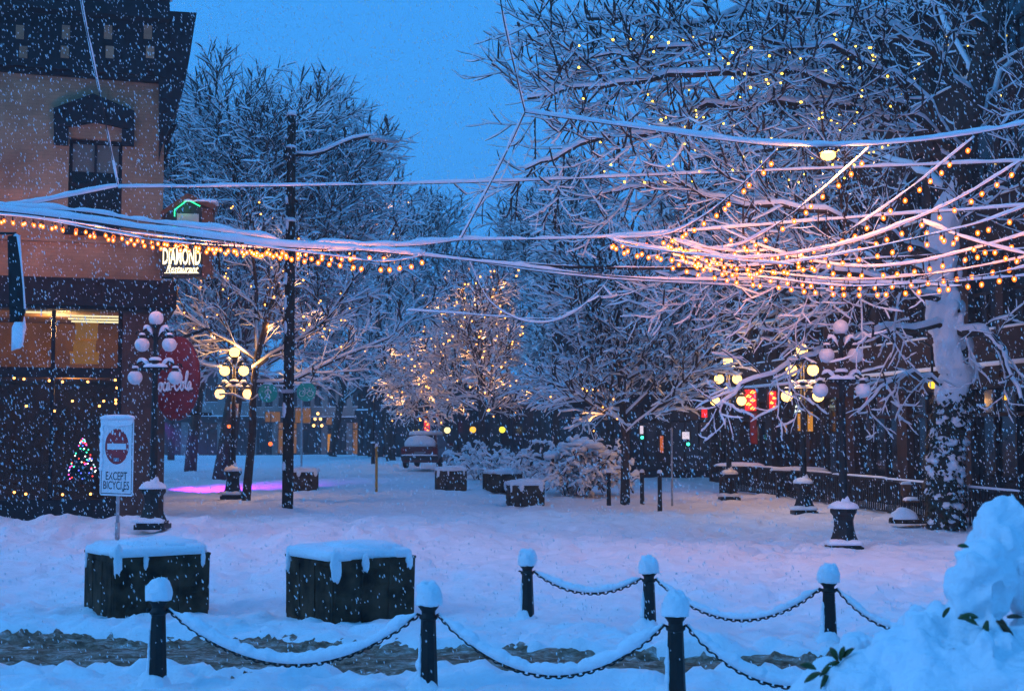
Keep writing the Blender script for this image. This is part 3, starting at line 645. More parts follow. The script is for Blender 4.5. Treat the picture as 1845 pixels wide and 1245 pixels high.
for k, (x, y_) in enumerate(((485, 708), (554, 706))):
    c = up(x, y_, -.2); b = MB(); b.lathe([(.01, -.012), (.255, -.012), (.26, 0), (.255, .012), (.01, .012)], 32); d = b.build('sign_disc', grn, t, False, c); d.rotation_euler = (rad(90), 0, 0)
    b = MB()
    if k == 0:      # walking figure (disc is turned: local y is up, z faces the viewer)
        b.ball((.01, .155, .02), (.03, .03, .008), 10, 6)
        for pts in ([(.01, .11), (.0, .0)], [(.0, .0), (.05, -.08), (.06, -.18)], [(.0, .0), (-.03, -.08), (-.09, -.17)], [(.01, .1), (.07, .05), (.09, -.01)], [(.01, .1), (-.05, .05), (-.09, .0)]): b.tube([(x_, z_, .02) for x_, z_ in pts], .018, 5)
    else:
        for cx in (-.11, .11): b.tube([(cx+.075*math.cos(a/14*6.283), -.05+.075*math.sin(a/14*6.283), .02) for a in range(15)], .01, 5)
        for pts in ([(-.11, -.05), (-.04, .06), (.09, .05)], [(-.04, .06), (-.0, -.05), (-.11, -.05)], [(.0, -.05), (.09, .05), (.11, -.05)], [(.09, .05), (.07, .1), (.11, .11)], [(-.04, .06), (-.055, .09)], [(-.08, .1), (-.03, .1)]): b.tube([(x_, z_, .02) for x_, z_ in pts], .009, 5)
    b.build('symbol', symb, d, True)
    b = MB(); b.super(tuple(c + Vector((0, .0, .225))), (.13, .04, .05), .8, .6, 16, 5, seed=k); b.build('disc_snow', SNOW, t, True)

# ------------------------------------------------------------------ no entry sign
q = P(211, 978, 26.5); z0 = gz(q.x, 26.5); s_ = 26.5/F
t = thing('no_entry_sign', 'white no entry sign reading except bicycles on steel post', 'sign', (q.x, 26.5, z0), rad(-34))
zt_ = P(211, 748, 26.5).z - z0; zb_ = P(211, 893, 26.5).z - z0; hh = zt_-zb_-.06; ww = hh*.645
white = mat('white_sign_face', (.70, .72, .76), .4, noise=.06, nscale=6)
b = MB(); b.lathe([(.036, -.3), (.036, zt_-.2)], 10); b.lathe([(.05, 0), (.05, .32)], 10); b.build('post', GALV, t, True)
b = MB(); rr = .05; out_ = []
for cx, cz, a0 in ((ww/2-rr, zb_+hh-rr, 0), (-ww/2+rr, zb_+hh-rr, 90), (-ww/2+rr, zb_+rr, 180), (ww/2-rr, zb_+rr, 270)):
    for k in range(5): a = rad(a0+k*22.5); out_.append((cx+rr*math.cos(a), -.045, cz+rr*math.sin(a)))
b.poly(out_[::-1], (0, -.006, 0)); b.build('board', white, t)
black = mat('black_print', (.012, .012, .02), .5)
b = MB(); e = .045; x1 = ww/2-e
for p0, p1 in (((-x1, zb_+e), (x1, zb_+e)), ((x1, zb_+e), (x1, zb_+hh-e)), ((x1, zb_+hh-e), (-x1, zb_+hh-e)), ((-x1, zb_+hh-e), (-x1, zb_+e))):
    b.box(((p0[0]+p1[0])/2, -.053, (p0[1]+p1[1])/2), (abs(p1[0]-p0[0])+.014, .003, abs(p1[1]-p0[1])+.014))
b.build('border', black, t)
rc_ = zb_ + hh*.635; rr_ = ww*.355
b = MB(); b.lathe([(.01, 0), (rr_, 0), (rr_, .004), (.01, .004)], 40); o = b.build('red_disc', mat('red_sign_face', (.36, .02, .025), .45, noise=.1, nscale=5), t, False, (0, -.0515, rc_)); o.rotation_euler = (rad(90), 0, 0)
b = MB(); b.box((0, -.058, rc_), (rr_*1.6, .003, rr_*.34)); b.build('white_bar', white, t)
for txt, fy in (('EXCEPT', .25), ('BICYCLES', .13)):
    me = text_mesh(txt, hh*.15, .001, 0, .001, sx=.80); me.materials.clear(); me.materials.append(black); obj('lettering', me, t, (0, -.054, zb_+hh*fy))
b = MB(); b.box((ww*.22, -.0575, zb_+hh*.075), (.07, .002, .045)); b.build('sticker', mat('blue_grey_sticker', (.05, .09, .12), .5), t)
b = MB(); b.box((0, -.0605, rc_-rr_*.74), (.16, .002, .07)); b.build('sticker', mat('grey_sticker', (.2, .25, .33), .5), t)
b = MB(); b.super((0, -.06, zb_+hh-.02), (ww/2+.01, .06, .085), .5, .4, 24, 6, nz=.12, seed=1)
b.super((-ww*.02, -.056, zb_+hh-.05), (ww*.49, .02, .11), .6, .3, 24, 8, low=1, nz=.3, seed=2)
for i in range(12): b.super((-ww/2+.02+.04*R.random(), -.055, zb_+hh*(.35+.6*i/12)), (.035+.03*R.random(), .018, .05+.03*R.random()), .9, .9, 10, 6, low=1, nz=.4, seed=i)
for i in range(9): b.super((-rr_*.75+.07*i, -.056, rc_+rr_*.66+.12*R.random()), (.012+.022*R.random(), .01, .02+.03*R.random()), .9, .9, 8, 5, low=1, nz=.5, seed=i+20)
b.build('snow', SNOW, t, True)

# ------------------------------------------------------------------ planters
def planter(label, px, py, Y, side=1.15, h=.75, rz=rad(30), drips=True, seed=0):
    q = P(px, py, Y); z0 = gz(q.x, Y)-.04
    t = thing('planter', label, 'planter', (q.x, Y, z0), rz, 'square dark planters under snow'); hs = side/2
    b = MB(); b.box((0, 0, h/2), (side, side, h), 0, 0, 1.02)
    for sx_, sy_ in ((1, 0), (-1, 0), (0, 1), (0, -1)):
        for k in range(-1, 2): b.box((sx_*(hs+.008) + (k*side*.33 if sy_ else 0), sy_*(hs+.008) + (k*side*.33 if sx_ else 0), h*.5), ((.025 if sx_ else side*.30), (.025 if sy_ else side*.30), h*.86))
    b.build('box', CONC, t)
    b = MB(); b.box((0, 0, h+.015), (side+.04, side+.04, .03)); b.build('rim', CONC, t)
    b = MB(); b.super((0, 0, h+.02), (hs+.03, hs+.03, .14), .42, .25, 72, 16, nz=.12, seed=seed+1); b.super((.1, -.1, h+.12), (hs*.8, hs*.8, .09), .8, .7, 28, 6, nz=.2, seed=seed+2)
    if drips:
        for x, y_, l in ((-hs+.05, -hs-.01, .19), (hs-.08, -hs-.01, .12), (-hs-.01, hs-.1, .15), (-hs+.35+.05*(seed % 3), -hs-.015, .10+.02*(seed % 4))):
            b.super((x, y_, h-.02), (.035+.02*((seed+int(l*97)) % 3), .03, l), .8, .8, 12, 8, low=1, nz=.45, seed=seed+int(l*90))
    b.build('snow_cap', SNOW, t, True)
planter('dark square planter under thick snow left, behind chain bollard', 263, 1085, 17.4, 1.22, .76, rad(33), True, 1)
planter('dark square planter under thick snow, second from left in foreground', 630, 1098, 16.9, 1.16, .76, rad(37), True, 5)
planter('distant dark planter right behind the utility pole', 546, 888, 46, 1.0, .66, rad(8), True, 9)
planter('distant dark planter in front of parked car', 812, 885, 46.5, 1.02, .68, rad(6), True, 13)
planter('distant planter with rounded snow behind the lumpy one', 905, 886, 46, 1.05, .6, rad(20), False, 17)
planter('distant planter with lumpy snow, nearest of the centre three', 946, 908, 39.0, 1.0, .58, rad(5), True, 21)

# ------------------------------------------------------------------ chain bollards
def bollard(label, px, py, Y, h=.78, capseed=0, group='chain bollards'):
    q = P(px, py, Y); z0 = gz(q.x, Y)-.03; top = q.z - z0; k = top
    t = thing('bollard', label, 'bollard', (q.x, Y, z0), 0, group)
    b = MB(); b.lathe([(.088, -.15), (.086, .02), (.083, .2*k), (.073, .55*k), (.066, .82*k)], 8); b.build('post', IRON, t)
    b = MB(); b.lathe([(.066, .82*k), (.082, .84*k), (.082, .86*k), (.06, .885*k), (.062, .92*k), (.09, .965*k), (.094, k), (.085, k+.02), (.03, k+.03)], 12)
    for s in (-1, 1): b.tube([(s*.07, 0, .87*k), (s*.10, .0, .885*k), (s*.115, 0, .87*k), (s*.10, 0, .85*k), (s*.08, 0, .855*k)], .011, 5)
    b.build('head', IRON, t, True)
    b = MB(); b.super((.0, 0, k+.035), (.116, .116, .155), .86, .95, 28, 16, low=.16, nz=.26, seed=capseed); b.build('snow_cap', SNOW, t, True)
    b = MB(); b.super((-.04, -.02, -.05), (.17, .17, .2), 1.0, .9, 20, 8, nz=.3, seed=capseed+3)
    for i in range(7): b.super((-.072, -.02, .06+.085*i*k), (.012+.007*(7-i)*R.random(), .03, .06), .9, .9, 8, 6, low=1, nz=.4, seed=capseed+i)
    b.build('drifted_snow', SNOW, t, True)
    return Vector((q.x, Y, z0 + .87*k))
LINK = None
def link_mesh():
    b = MB(); pts = []
    for k in range(11):
        a = 2*math.pi*(k % 10)/10; pts.append((.034*math.cos(a), .019*math.sin(a), 0))
    b.tube(pts, .0075, 4, cap=False); return b.mesh('link', IRON, True)
LINK = link_mesh()
def chain(label, A, B, sag, snow=.075, t0=0, t1=1, seed=0, offs=.1):
    A = Vector(A); B = Vector(B); d = (B-A).normalized(); A = A + d*offs; B = B - d*offs
    def c(a): return A + (B-A)*a + Vector((0, 0, -4*sag*a*(1-a)))
    N = 200; ps = [c(t0+(t1-t0)*i/N) for i in range(N+1)]; L = sum((ps[i+1]-ps[i]).length for i in range(N))
    t = thing('chain', label, 'chain', A, 0, 'snow covered bollard chains')
    n = int(L/.048); acc = 0; j = 0; rr = random.Random(seed)
    for k in range(n):
        s = (k+.5)*L/n
        while j < N-1 and acc + (ps[j+1]-ps[j]).length < s: acc += (ps[j+1]-ps[j]).length; j += 1
        tan = (ps[j+1]-ps[j]).normalized(); o = obj('link', LINK, t, ps[j]-A)
        m = tan.to_track_quat('X', 'Z').to_matrix() @ Matrix.Rotation(rad(90 if k % 2 else 0) + rr.uniform(-.25, .25), 3, 'X')
        o.rotation_euler = m.to_euler()
    pts = []; rs = []
    for i in range(0, N+1, 2):
        a = i/N; nn = float(fbm(np.array([a*14+seed]), np.array([seed*1.7]), 3)[0]); e = min(1, 12*a, 12*(1-a)+(.6 if t1 < 1 else .15))
        tan = (ps[min(i+1, N)]-ps[max(i-1, 0)]).normalized(); flat = .65+.35*math.sqrt(max(0, 1-tan.z**2))
        nn += .7*float(fbm(np.array([a*45+seed*3]), np.array([seed*2.2+9]), 2)[0]); r = snow*.62*(1+.42*nn)*max(.2, e)*flat; rs.append(r); pts.append(ps[i]-A+Vector((0, 0, r*.92+.012)))
    b = MB(); b.tube(pts, rs, 12); b.build('snow', SNOW, t, True)
n1 = bollard('leftmost near bollard with tall round snow cap before planter', 286, 1078, 12.2, capseed=1)
n2 = bollard('middle near bollard at bottom centre with snow cap', 772, 1087, 11.9, capseed=2)
n3 = bollard('right near bollard at bottom edge with snow cap', 1217, 1106, 11.3, capseed=3)
n4 = Vector(P(1560, 1170, 10.9))
f1 = bollard('far row bollard furthest left, standing alone in snow', 950, 1016, 16.4, capseed=4)
f2 = bollard('far row bollard in the middle behind the right near one', 1169, 1030, 15.8, capseed=5)
f3 = bollard('far row bollard at right before the snowy bush', 1493, 1047, 14.7, capseed=6)
f4 = Vector(P(1765, 1072, 13.9))
b4 = Vector(P(1640, 1138, 10.9))
chain('thick snow covered chain between left and middle near bollards', n1, n2, .46, .085, seed=1)
chain('thick snow covered chain between middle and right near bollards', n2, n3, .47, .085, seed=2)
chain('snow covered chain dropping right from the rightmost near bollard', n3, b4, .47, .08, seed=3)
chain('snow covered chain between the first two far bollards', f1, f2, .21, .06, seed=4)
chain('long snow covered chain between middle and right far bollards', f2, f3, .40, .06, seed=5)
chain('snow covered chain running right into the snowy bush', f3, f4, .40, .06, seed=6)

# plain posts further back
def post(label, px, py0, py1, Y, r=.06, m=None, cap=True, name='post_bollard', cat='bollard', group='thin dark posts'):
    a = P(px, py1, Y); b_ = P(px, py0, Y); h = b_.z-a.z
    t = thing(name, label, cat, (a.x, Y, a.z), 0, group)
    b = MB(); b.lathe([(r*1.12, -.2), (r*1.1, .0), (r, h*.3), (r, h*.88), (r*1.2, h*.9), (r*1.2, h*.97), (r*.7, h)], 10); b.build('shaft', m or IRON, t, True)
    if cap:
        b = MB(); b.super((0, 0, h-.02), (r*1.25, r*1.25, .1), .8, 1, 12, 6, seed=int(px)); b.build('snow_cap', SNOW, t, True)
post('dark post left of the bare snowy tree', 1097, 850, 908, 38.5); post('dark post just right of the bare snowy tree', 1157, 850, 906, 39)
post('dark post second right of the bare snowy tree', 1189, 851, 914, 37)
post('thin steel pole rightmost of the posts', 1211, 770, 905, 40, .03, GALV, False, 'thin_pole', 'pole', None)
post('leftmost short dark post right of the parked car', 814, 815, 842, 66, .1); post('second short dark post right of the parked car', 828, 818, 843, 64, .09)
post('thin dark post beside snowy shrubs', 843, 826, 850, 62, .09)
post('slim yellow marker post in the open snow', 678, 803, 887, 45, .045, mat('yellow_post', (.42, .25, .04), .6, noise=.3, nscale=10), True, 'marker_post', 'post', None)
post('thin grey pole below the cycle sign', 543, 720, 838, 70, .05, GALV, False, 'thin_pole', 'pole', None)
post('dark post far away left of the yellow marker', 672, 798, 832, 72, .1)

# ------------------------------------------------------------------ parked car, seen from behind
cy_ = 64.0; q = P(771, 842, cy_)
t = thing('parked_car', 'dark red parked car covered in snow near street end', 'car', (q.x, cy_, q.z), rad(-7))
paint = mat('dark_red_car_paint', (.10, .018, .022), .35, noise=.3, nscale=5, spec=.5)
sec = [(-2.2, .3, .78, .80), (-2.15, .28, 1.0, .88), (-1.2, .28, 1.04, .9), (1.2, .28, 1.02, .9), (2.0, .3, .9, .86), (2.2, .4, .75, .75)]
b = MB(); vs = []
for y_, z0, z1, hw in sec:
    y_ = -y_ if False else y_
    vs += [(-hw*.9, y_, z0), (-hw, y_, z0+.2), (-hw, y_, z1-.12), (-hw*.92, y_, z1), (hw*.92, y_, z1), (hw, y_, z1-.12), (hw, y_, z0+.2), (hw*.9, y_, z0)]
fs = [(i*8+k, i*8+(k+1) % 8, (i+1)*8+(k+1) % 8, (i+1)*8+k) for i in range(5) for k in range(8)] + [tuple(range(7, -1, -1)), tuple(range(40, 48))]
b.add(vs, fs); b.build('body', paint, t)
b = MB(); b.add([(-.82, -1.95, 1.0), (.82, -1.95, 1.0), (.82, 1.0, 1.0), (-.82, 1.0, 1.0), (-.64, -1.45, 1.58), (.64, -1.45, 1.58), (.62, .3, 1.58), (-.62, .3, 1.58)], [(4, 5, 6, 7), (0, 1, 5, 4), (1, 2, 6, 5), (2, 3, 7, 6), (3, 0, 4, 7)]); b.build('cabin', paint, t)
b = MB(); b.add([(-.72, -1.955, 1.05), (.72, -1.955, 1.05), (.6, -1.50, 1.54), (-.6, -1.50, 1.54)], [(0, 1, 2, 3)]); o = b.build('rear_window', DARKGLASS, t, False, (0, -.012, 0))
b = MB(); b.box((0, -2.24, .5), (1.7, .16, .2)); b.build('bumper', mat('bumper_grey', (.03, .03, .035), .6), t)
for s in (-1, 1):
    b = MB(); b.box((s*.74, -2.215, .82), (.2, .06, .24)); b.build('tail_light', mat('tail_lens', (.2, .01, .012), .3), t)
    for y_ in (-1.35, 1.4):
        b = MB(); b.lathe([(.2, -.1), (.3, -.1), (.32, -.06), (.32, .06), (.3, .1), (.2, .1)], 18); o = b.build('wheel', mat('tyre', (.012, .012, .013), .9), t, True, (s*.8, y_, .32)); o.rotation_euler = (0, rad(90), 0)
    b = MB(); b.box((s*1.0, .8, 1.1), (.2, .12, .15)); b.build('mirror', paint, t)
b = MB(); b.box((0, -2.21, .72), (.5, .02, .14)); b.build('number_plate', mat('dirty_plate', (.2, .2, .22), .6), t)
b = MB(); b.super((0, -.55, 1.55), (.7, 1.05, .2), .4, .3, 30, 8, nz=.06, seed=3); b.super((0, -1.82, 1.02), (.72, .3, .5), .7, .4, 24, 8, nz=.12, seed=5); b.super((0, 1.6, .98), (.8, .7, .15), .5, .3, 24, 6, nz=.06, seed=6); b.super((0, -2.26, .6), (.85, .1, .07), .5, .3, 20, 5, seed=7); b.build('snow', SNOW, t, True)

# ------------------------------------------------------------------ trees
def flow(n, jit, rng): return [rng.gauss(0, jit) for _ in range(3*n)]
class Tree:
    def __init__(s, seed): s.r = random.Random(seed); s.big = []; s.fine = []
    def path(s, p, d, L, r0, r1, n, jit, trop):
        pts = [p.copy()]; d = d.copy()
        for i in range(n):
            d = (d + Vector((s.r.gauss(0, jit), s.r.gauss(0, jit), s.r.gauss(0, jit)*.8 + trop))).normalized()
            pts.append(pts[-1] + d*(L/n))
        return pts, [r0 + (r1-r0)*i/n for i in range(n+1)]
    def kids(s, pts, L, r, lvl, prm, tmin=.2):
        """side shoots along a path"""
        n = len(pts)-1; cnt = max(1, int(round(L*prm['dens'][lvl]*s.r.uniform(.8, 1.2)))); az = s.r.uniform(0, 6.28)
        for k in range(cnt):
            a = tmin + (1-tmin)*(k+s.r.random())/cnt; f = a*n; i = min(n-1, int(f)); p = pts[i].lerp(pts[i+1], f-i)
            t = (pts[i+1]-pts[i]).normalized(); az += 2.4 + s.r.uniform(-.5, .5)
            e = Vector((1, 0, 0)) if abs(t.x) < .8 else Vector((0, 1, 0)); u = (e - t*e.dot(t)).normalized(); w_ = t.cross(u)
            ang = rad(prm['ang'][lvl] + s.r.uniform(-14, 14)); side = u*math.cos(az) + w_*math.sin(az)
            side.z *= prm.get('flat', 1.0); side.normalize()
            d = (t*math.cos(ang) + side*math.sin(ang)).normalized()
            ln = prm['len'][lvl]*s.r.uniform(.6, 1.15)*(1 - prm.get('fall', .55)*a)
            s.shoot(p, d, ln, lvl+1, prm)
    def shoot(s, p, d, L, lvl, prm):
        n = prm['seg'][lvl]; r0 = prm['rad'][lvl]
        pts, rs = s.path(p, d, L, r0, r0*.35, n, prm['jit'][lvl], prm['trop'][lvl])
        (s.big if lvl <= prm.get('biglvl', 1) else s.fine).append((pts, rs, lvl))
        if lvl < prm['max']: s.kids(pts, L, r0, lvl, prm)
    def mk(s, name, label, base, snow=(.022, .05), sides=8, bigsnow=.06, group=None, plaster=None):
        base = Vector(base); t = thing(name, label, 'tree', base, 0, group)
        b = MB()
        for pts, rs, lvl in s.big: b.tube([p-base for p in pts], rs, sides if lvl == 0 else 6)
        b.build('trunk', BARK, t, True)
        sn = MB()
        for pts, rs, lvl in s.big:
            if lvl == 0 and plaster is None: continue
            cur = []; cr = []
            for i in range(len(pts)):
                tg = (pts[min(i+1, len(pts)-1)]-pts[max(i-1, 0)]).normalized(); h = math.sqrt(max(0, 1-tg.z**2))
                if h < .25:
                    if len(cur) > 1: sn.tube(cur, cr, 6)
                    cur = []; cr = []; continue
                q = rs[i]*.75 + bigsnow*.4*h; cur.append(pts[i]-base+Vector((0, 0, rs[i]*.55+bigsnow*.4*h))); cr.append(q)
            if len(cur) > 1: sn.tube(cur, cr, 6)
        if sn.v: sn.build('limb_snow', SNOWT, t, True)
        # crown: four sided shoots, two upper sides are snow, two lower ones bark
        P_ = []; Rr = []; idx = []; Dn = []
        for k, (pts, rs, lvl) in enumerate(s.fine):
            for i in range(len(pts)):
                tg = pts[min(i+1, len(pts)-1)]-pts[max(i-1, 0)]
                P_.append(pts[i]-base); Dn.append(tg); Rr.append(rs[i]); idx.append(k)
        if P_:
            P_ = np.array([tuple(v) for v in P_]); Dn = np.array([tuple(v) for v in Dn]); Rr = np.array(Rr); idx = np.array(idx)
            Dn /= np.linalg.norm(Dn, axis=1, keepdims=True)+1e-9; hz = np.sqrt(np.clip(1-Dn[:, 2]**2, 0, 1))
            sd = np.cross(Dn, (0, 0, 1.0)); nn = np.linalg.norm(sd, axis=1, keepdims=True); sd = np.where(nn > .05, sd/np.maximum(nn, 1e-6), np.array([[1., 0, 0]]))
            up_ = np.cross(sd, Dn); rng = np.random.default_rng(len(P_)); load = rng.uniform(.45, 1.35, idx.max()+1)[idx]*rng.uniform(.8, 1.2, len(idx))
            endp = np.ones(len(idx)); last = np.r_[idx[1:] != idx[:-1], True]; endp[last] = .35
            wd = Rr + snow[0]*hz*load*endp; ht_ = Rr + snow[1]*hz*load*endp
            co = np.stack([P_+sd*wd[:, None], P_+up_*ht_[:, None], P_-sd*wd[:, None], P_-up_*(Rr*.85)[:, None]], 1).reshape(-1, 3)
            i0 = np.nonzero(~last)[0]; q = []
            for a in range(4): q.append(np.stack([i0*4+a, i0*4+(a+1) % 4, (i0+1)*4+(a+1) % 4, (i0+1)*4+a], 1))
            q = np.stack(q, 1).reshape(-1, 4); mi = np.tile(np.array([0, 0, 1, 1]), len(i0))
            obj('crown', np_mesh('crown', co, q, [SNOWT, TWIG], mi, True), t)
        return t
PR = dict(max=4, seg=[8, 7, 5, 4, 3], rad=[.2, .07, .024, .011, .007], jit=[.08, .07, .07, .08, .08], trop=[.05, .05, .03, .02, .02],
          dens=[2.2, 3.6, 5.0, 6.0], ang=[55, 48, 45, 45], len=[4.0, 1.9, .9, .5])
def auto_tree(name, label, base, H, prm, seed, lean=(0, 0), r0=.22, tmin=.25, n0=10, up=.03, jit=.05, **kw):
    T = Tree(seed); base = Vector(base); base.z -= .1
    pts, rs = T.path(base, Vector((lean[0], lean[1], 1)).normalized(), H, r0, r0*.15, n0, jit, up)
    T.big.append((pts, rs, 0)); T.kids(pts, H, r0, 0, prm, tmin)
    return T, T.mk(name, label, base, **kw)
def V(**k): d = dict(PR); d.update(k); return d
def fairy(label, T, n, keep=None, r=.03, m=None, seed=1, drop=.03, shine=.12):
    rg = random.Random(seed); pool = [p for pts, rs, l in T.fine if l >= 2 for p in pts[1:] if keep is None or keep(p)]
    if not pool: return
    b = MB(); o = pool[0]
    for k in range(n):
        p = rg.choice(pool); b.ball(p - o + Vector((rg.uniform(-.04, .04), -.04, -drop)), r*rg.uniform(.7, 1.25), 6, 4)
    ob = b.build('fairy_lights', m or fb, None, True, o); ob['label'] = label; ob['category'] = 'fairy lights'; ob['kind'] = 'stuff'
    m_ = int(n*shine); byx = sorted(pool, key=lambda p: p.x)
    for k in range(m_):                              # spread the light evenly across the crown
        part = sorted(byx[len(byx)*(k//3)*3//m_: max(len(byx)*(k//3)*3//m_+3, len(byx)*((k//3)*3+3)//m_)], key=lambda p: p.z)
        lamp('fairy_light', ob, part[min(len(part)-1, int(len(part)*((k % 3)+.5)/3))]-o+Vector((0, -.25, -.12)), 15, (1, .42, .11), .06)
    return ob
def pxof(p):
    d = p - Vector((0, 0, CAMH)); f = d.y*math.cos(TILT) + d.z*math.sin(TILT); u = -d.y*math.sin(TILT) + d.z*math.cos(TILT)
    return CX + d.x/f*F, CY - u/f*F
TREES = {}
# big rounded tree behind the utility pole
T, o = auto_tree('street_tree', 'tall broad snowy tree with rounded crown behind the utility pole', GX(402, 54), 13.6, V(dens=[2.2, 2.4, 3.2, 3.6], len=[8.2, 3.5, 1.8, 1.0], ang=[56, 42, 36, 34], trop=[.05, .06, .05, .04, .03], rad=[.4, .09, .028, .013, .009], fall=.45), 11, (.22, 0), .42, .26, 12, .02, .05, snow=(.032, .07)); TREES['A'] = T
# slim bent tree beside the lit lamp
T = Tree(12); base = P(443, 900, 40); pp = [P(a, b, 40+d) for a, b, d in ((443, 904, 0), (447, 860, 0), (455, 780, 0), (456, 700, 0), (464, 640, 0), (478, 590, .1), (492, 540, .1), (506, 480, .3), (512, 420, .4))]
T.big.append((pp, [.14, .13, .115, .105, .10, .08, .07, .05, .03], 0)); p2 = [P(a, b, 40+d) for a, b, d in ((464, 640, 0), (462, 580, .4), (462, 520, .6), (455, 450, .9), (448, 400, 1.1))]; T.big.append((p2, [.09, .07, .06, .04, .02], 1))
p3 = [P(a, b, 40+d) for a, b, d in ((456, 665, 0), (490, 640, -.4), (530, 620, -.8), (590, 575, -1.4), (640, 500, -2), (700, 440, -2.4))]; T.big.append((p3, [.07, .06, .055, .045, .03, .015], 1))
p4 = [P(a, b, 40+d) for a, b, d in ((460, 690, 0), (520, 690, .4), (600, 650, .8), (700, 610, 1.2), (760, 560, 1.5))]; T.big.append((p4, [.06, .05, .045, .03, .015], 1))
p5 = [P(a, b, 40+d) for a, b, d in ((463, 650, 0), (420, 620, .4), (380, 600, .7), (330, 560, 1.0))]; T.big.append((p5, [.05, .045, .035, .015], 1))
pm = V(dens=[2.0, 3.4, 5.0, 6.0], len=[2.2, 1.8, .85, .45], biglvl=0, rad=[.1, .035, .018, .010, .007])
for pts, L, tm in ((pp, 6, .5), (p2, 3.6, .2), (p3, 5, .15), (p4, 5, .15), (p5, 2.6, .1)): T.kids(pts, L, .05, 1, dict(pm, len=[2.2, 2.3, 1.2, .65], dens=[2, 2.6, 3.4, 4.2], ang=[50, 44, 38, 36]), tm)
T.mk('slim_tree', 'slim bent snowy tree with fairy lights beside the lit left lamp', base, snow=(.026, .055)); TREES['B'] = T
# central lit tree
T, o = auto_tree('lit_tree', 'upright snowy tree full of fairy lights at picture centre', GX(868, 61), 8.6, V(dens=[3.4, 3.2, 3.8, 4.2], len=[4.6, 2.0, 1.1, .6], ang=[60, 40, 38, 36], trop=[.05, .05, .03, .02, .02], rad=[.2, .05, .02, .012, .009], fall=.6), 13, (.03, 0), .2, .26, 10, .03, .03, snow=(.028, .06)); TREES['C'] = T
T, o = auto_tree('lit_tree', 'low snowy tree with fairy lights arching above the parked car', GX(752, 70), 7.0, V(dens=[3.2, 3.6, 4.4, 4.6], len=[3.6, 1.8, .9, .5], ang=[70, 45, 45, 45], trop=[.05, .0, -.05, -.06, -.06], rad=[.16, .05, .02, .012, .009]), 14, (-.03, 0), .17, .35, 10, .03, .04, snow=(.03, .06)); TREES['D'] = T
# bare tree right of centre
T, o = auto_tree('bare_tree', 'snowy wide branching tree right of centre behind dark posts', GX(1125, 39.5), 6.6, V(dens=[3.4, 3.2, 4.0, 4.4], len=[4.4, 2.0, 1.05, .55], ang=[60, 38, 34, 34], trop=[.04, .035, .02, .02, .02], rad=[.16, .055, .02, .011, .008], flat=.8, fall=.5), 15, (.01, 0), .15, .30, 10, .03, .04, snow=(.027, .058)); TREES['E'] = T
# background trees
bgp = dict(dens=[1.7, 2.4, 3.2, 3.4], len=[6.0, 3.1, 1.7, 1.0], ang=[48, 40, 36, 36], trop=[.04, .05, .03, .02, .02], rad=[.3, .09, .035, .02, .013], fall=.55)
for i, (px, Yd, H, lab, kw) in enumerate((
    (705, 78, 16.5, 'tall upright snowy tree rising between pole lamp and gap of sky', dict(ang=[40, 34, 36, 40], trop=[.05, .09, .1, .06, .03], len=[6.5, 3.2, 1.6, .9], fall=.6, dens=[1.2, 2.0, 2.8, 3.2])),
    (345, 62, 11.5, 'snowy tree just right of the corner building behind the blade sign', {}),
    (600, 92, 14, 'misty snowy tree far behind the round cycle sign', {}),
    (835, 98, 16.5, 'misty snowy tree far behind the central lit tree', {}),
    (985, 84, 15, 'snowy tree behind the drooping shrubs right of centre', {}),
    (1165, 76, 15.5, 'snowy tree behind the bare tree and thin poles', {}),
    (1330, 56, 11.5, 'snowy tree behind the lit lamps at right', dict(ang=[60, 46, 42, 42])),
    (1560, 44, 13, 'dense snowy tree before the brick facade at right', dict(ang=[60, 46, 42, 42])),
    (310, 80, 14, 'thin far snowy tree at edge of corner building', {}))):
    T, o = auto_tree('background_tree', lab, GX(px, Yd), H, V(**dict(bgp, **kw)), 30+i, (R.uniform(-.06, .06), 0), .3 if i != 8 else .22, .22 if i not in (1, 6, 7, 8) else .35, 10, .03, .05, snow=(.046, .092), sides=7, group='snowy trees further back'); TREES['b%d' % i] = T

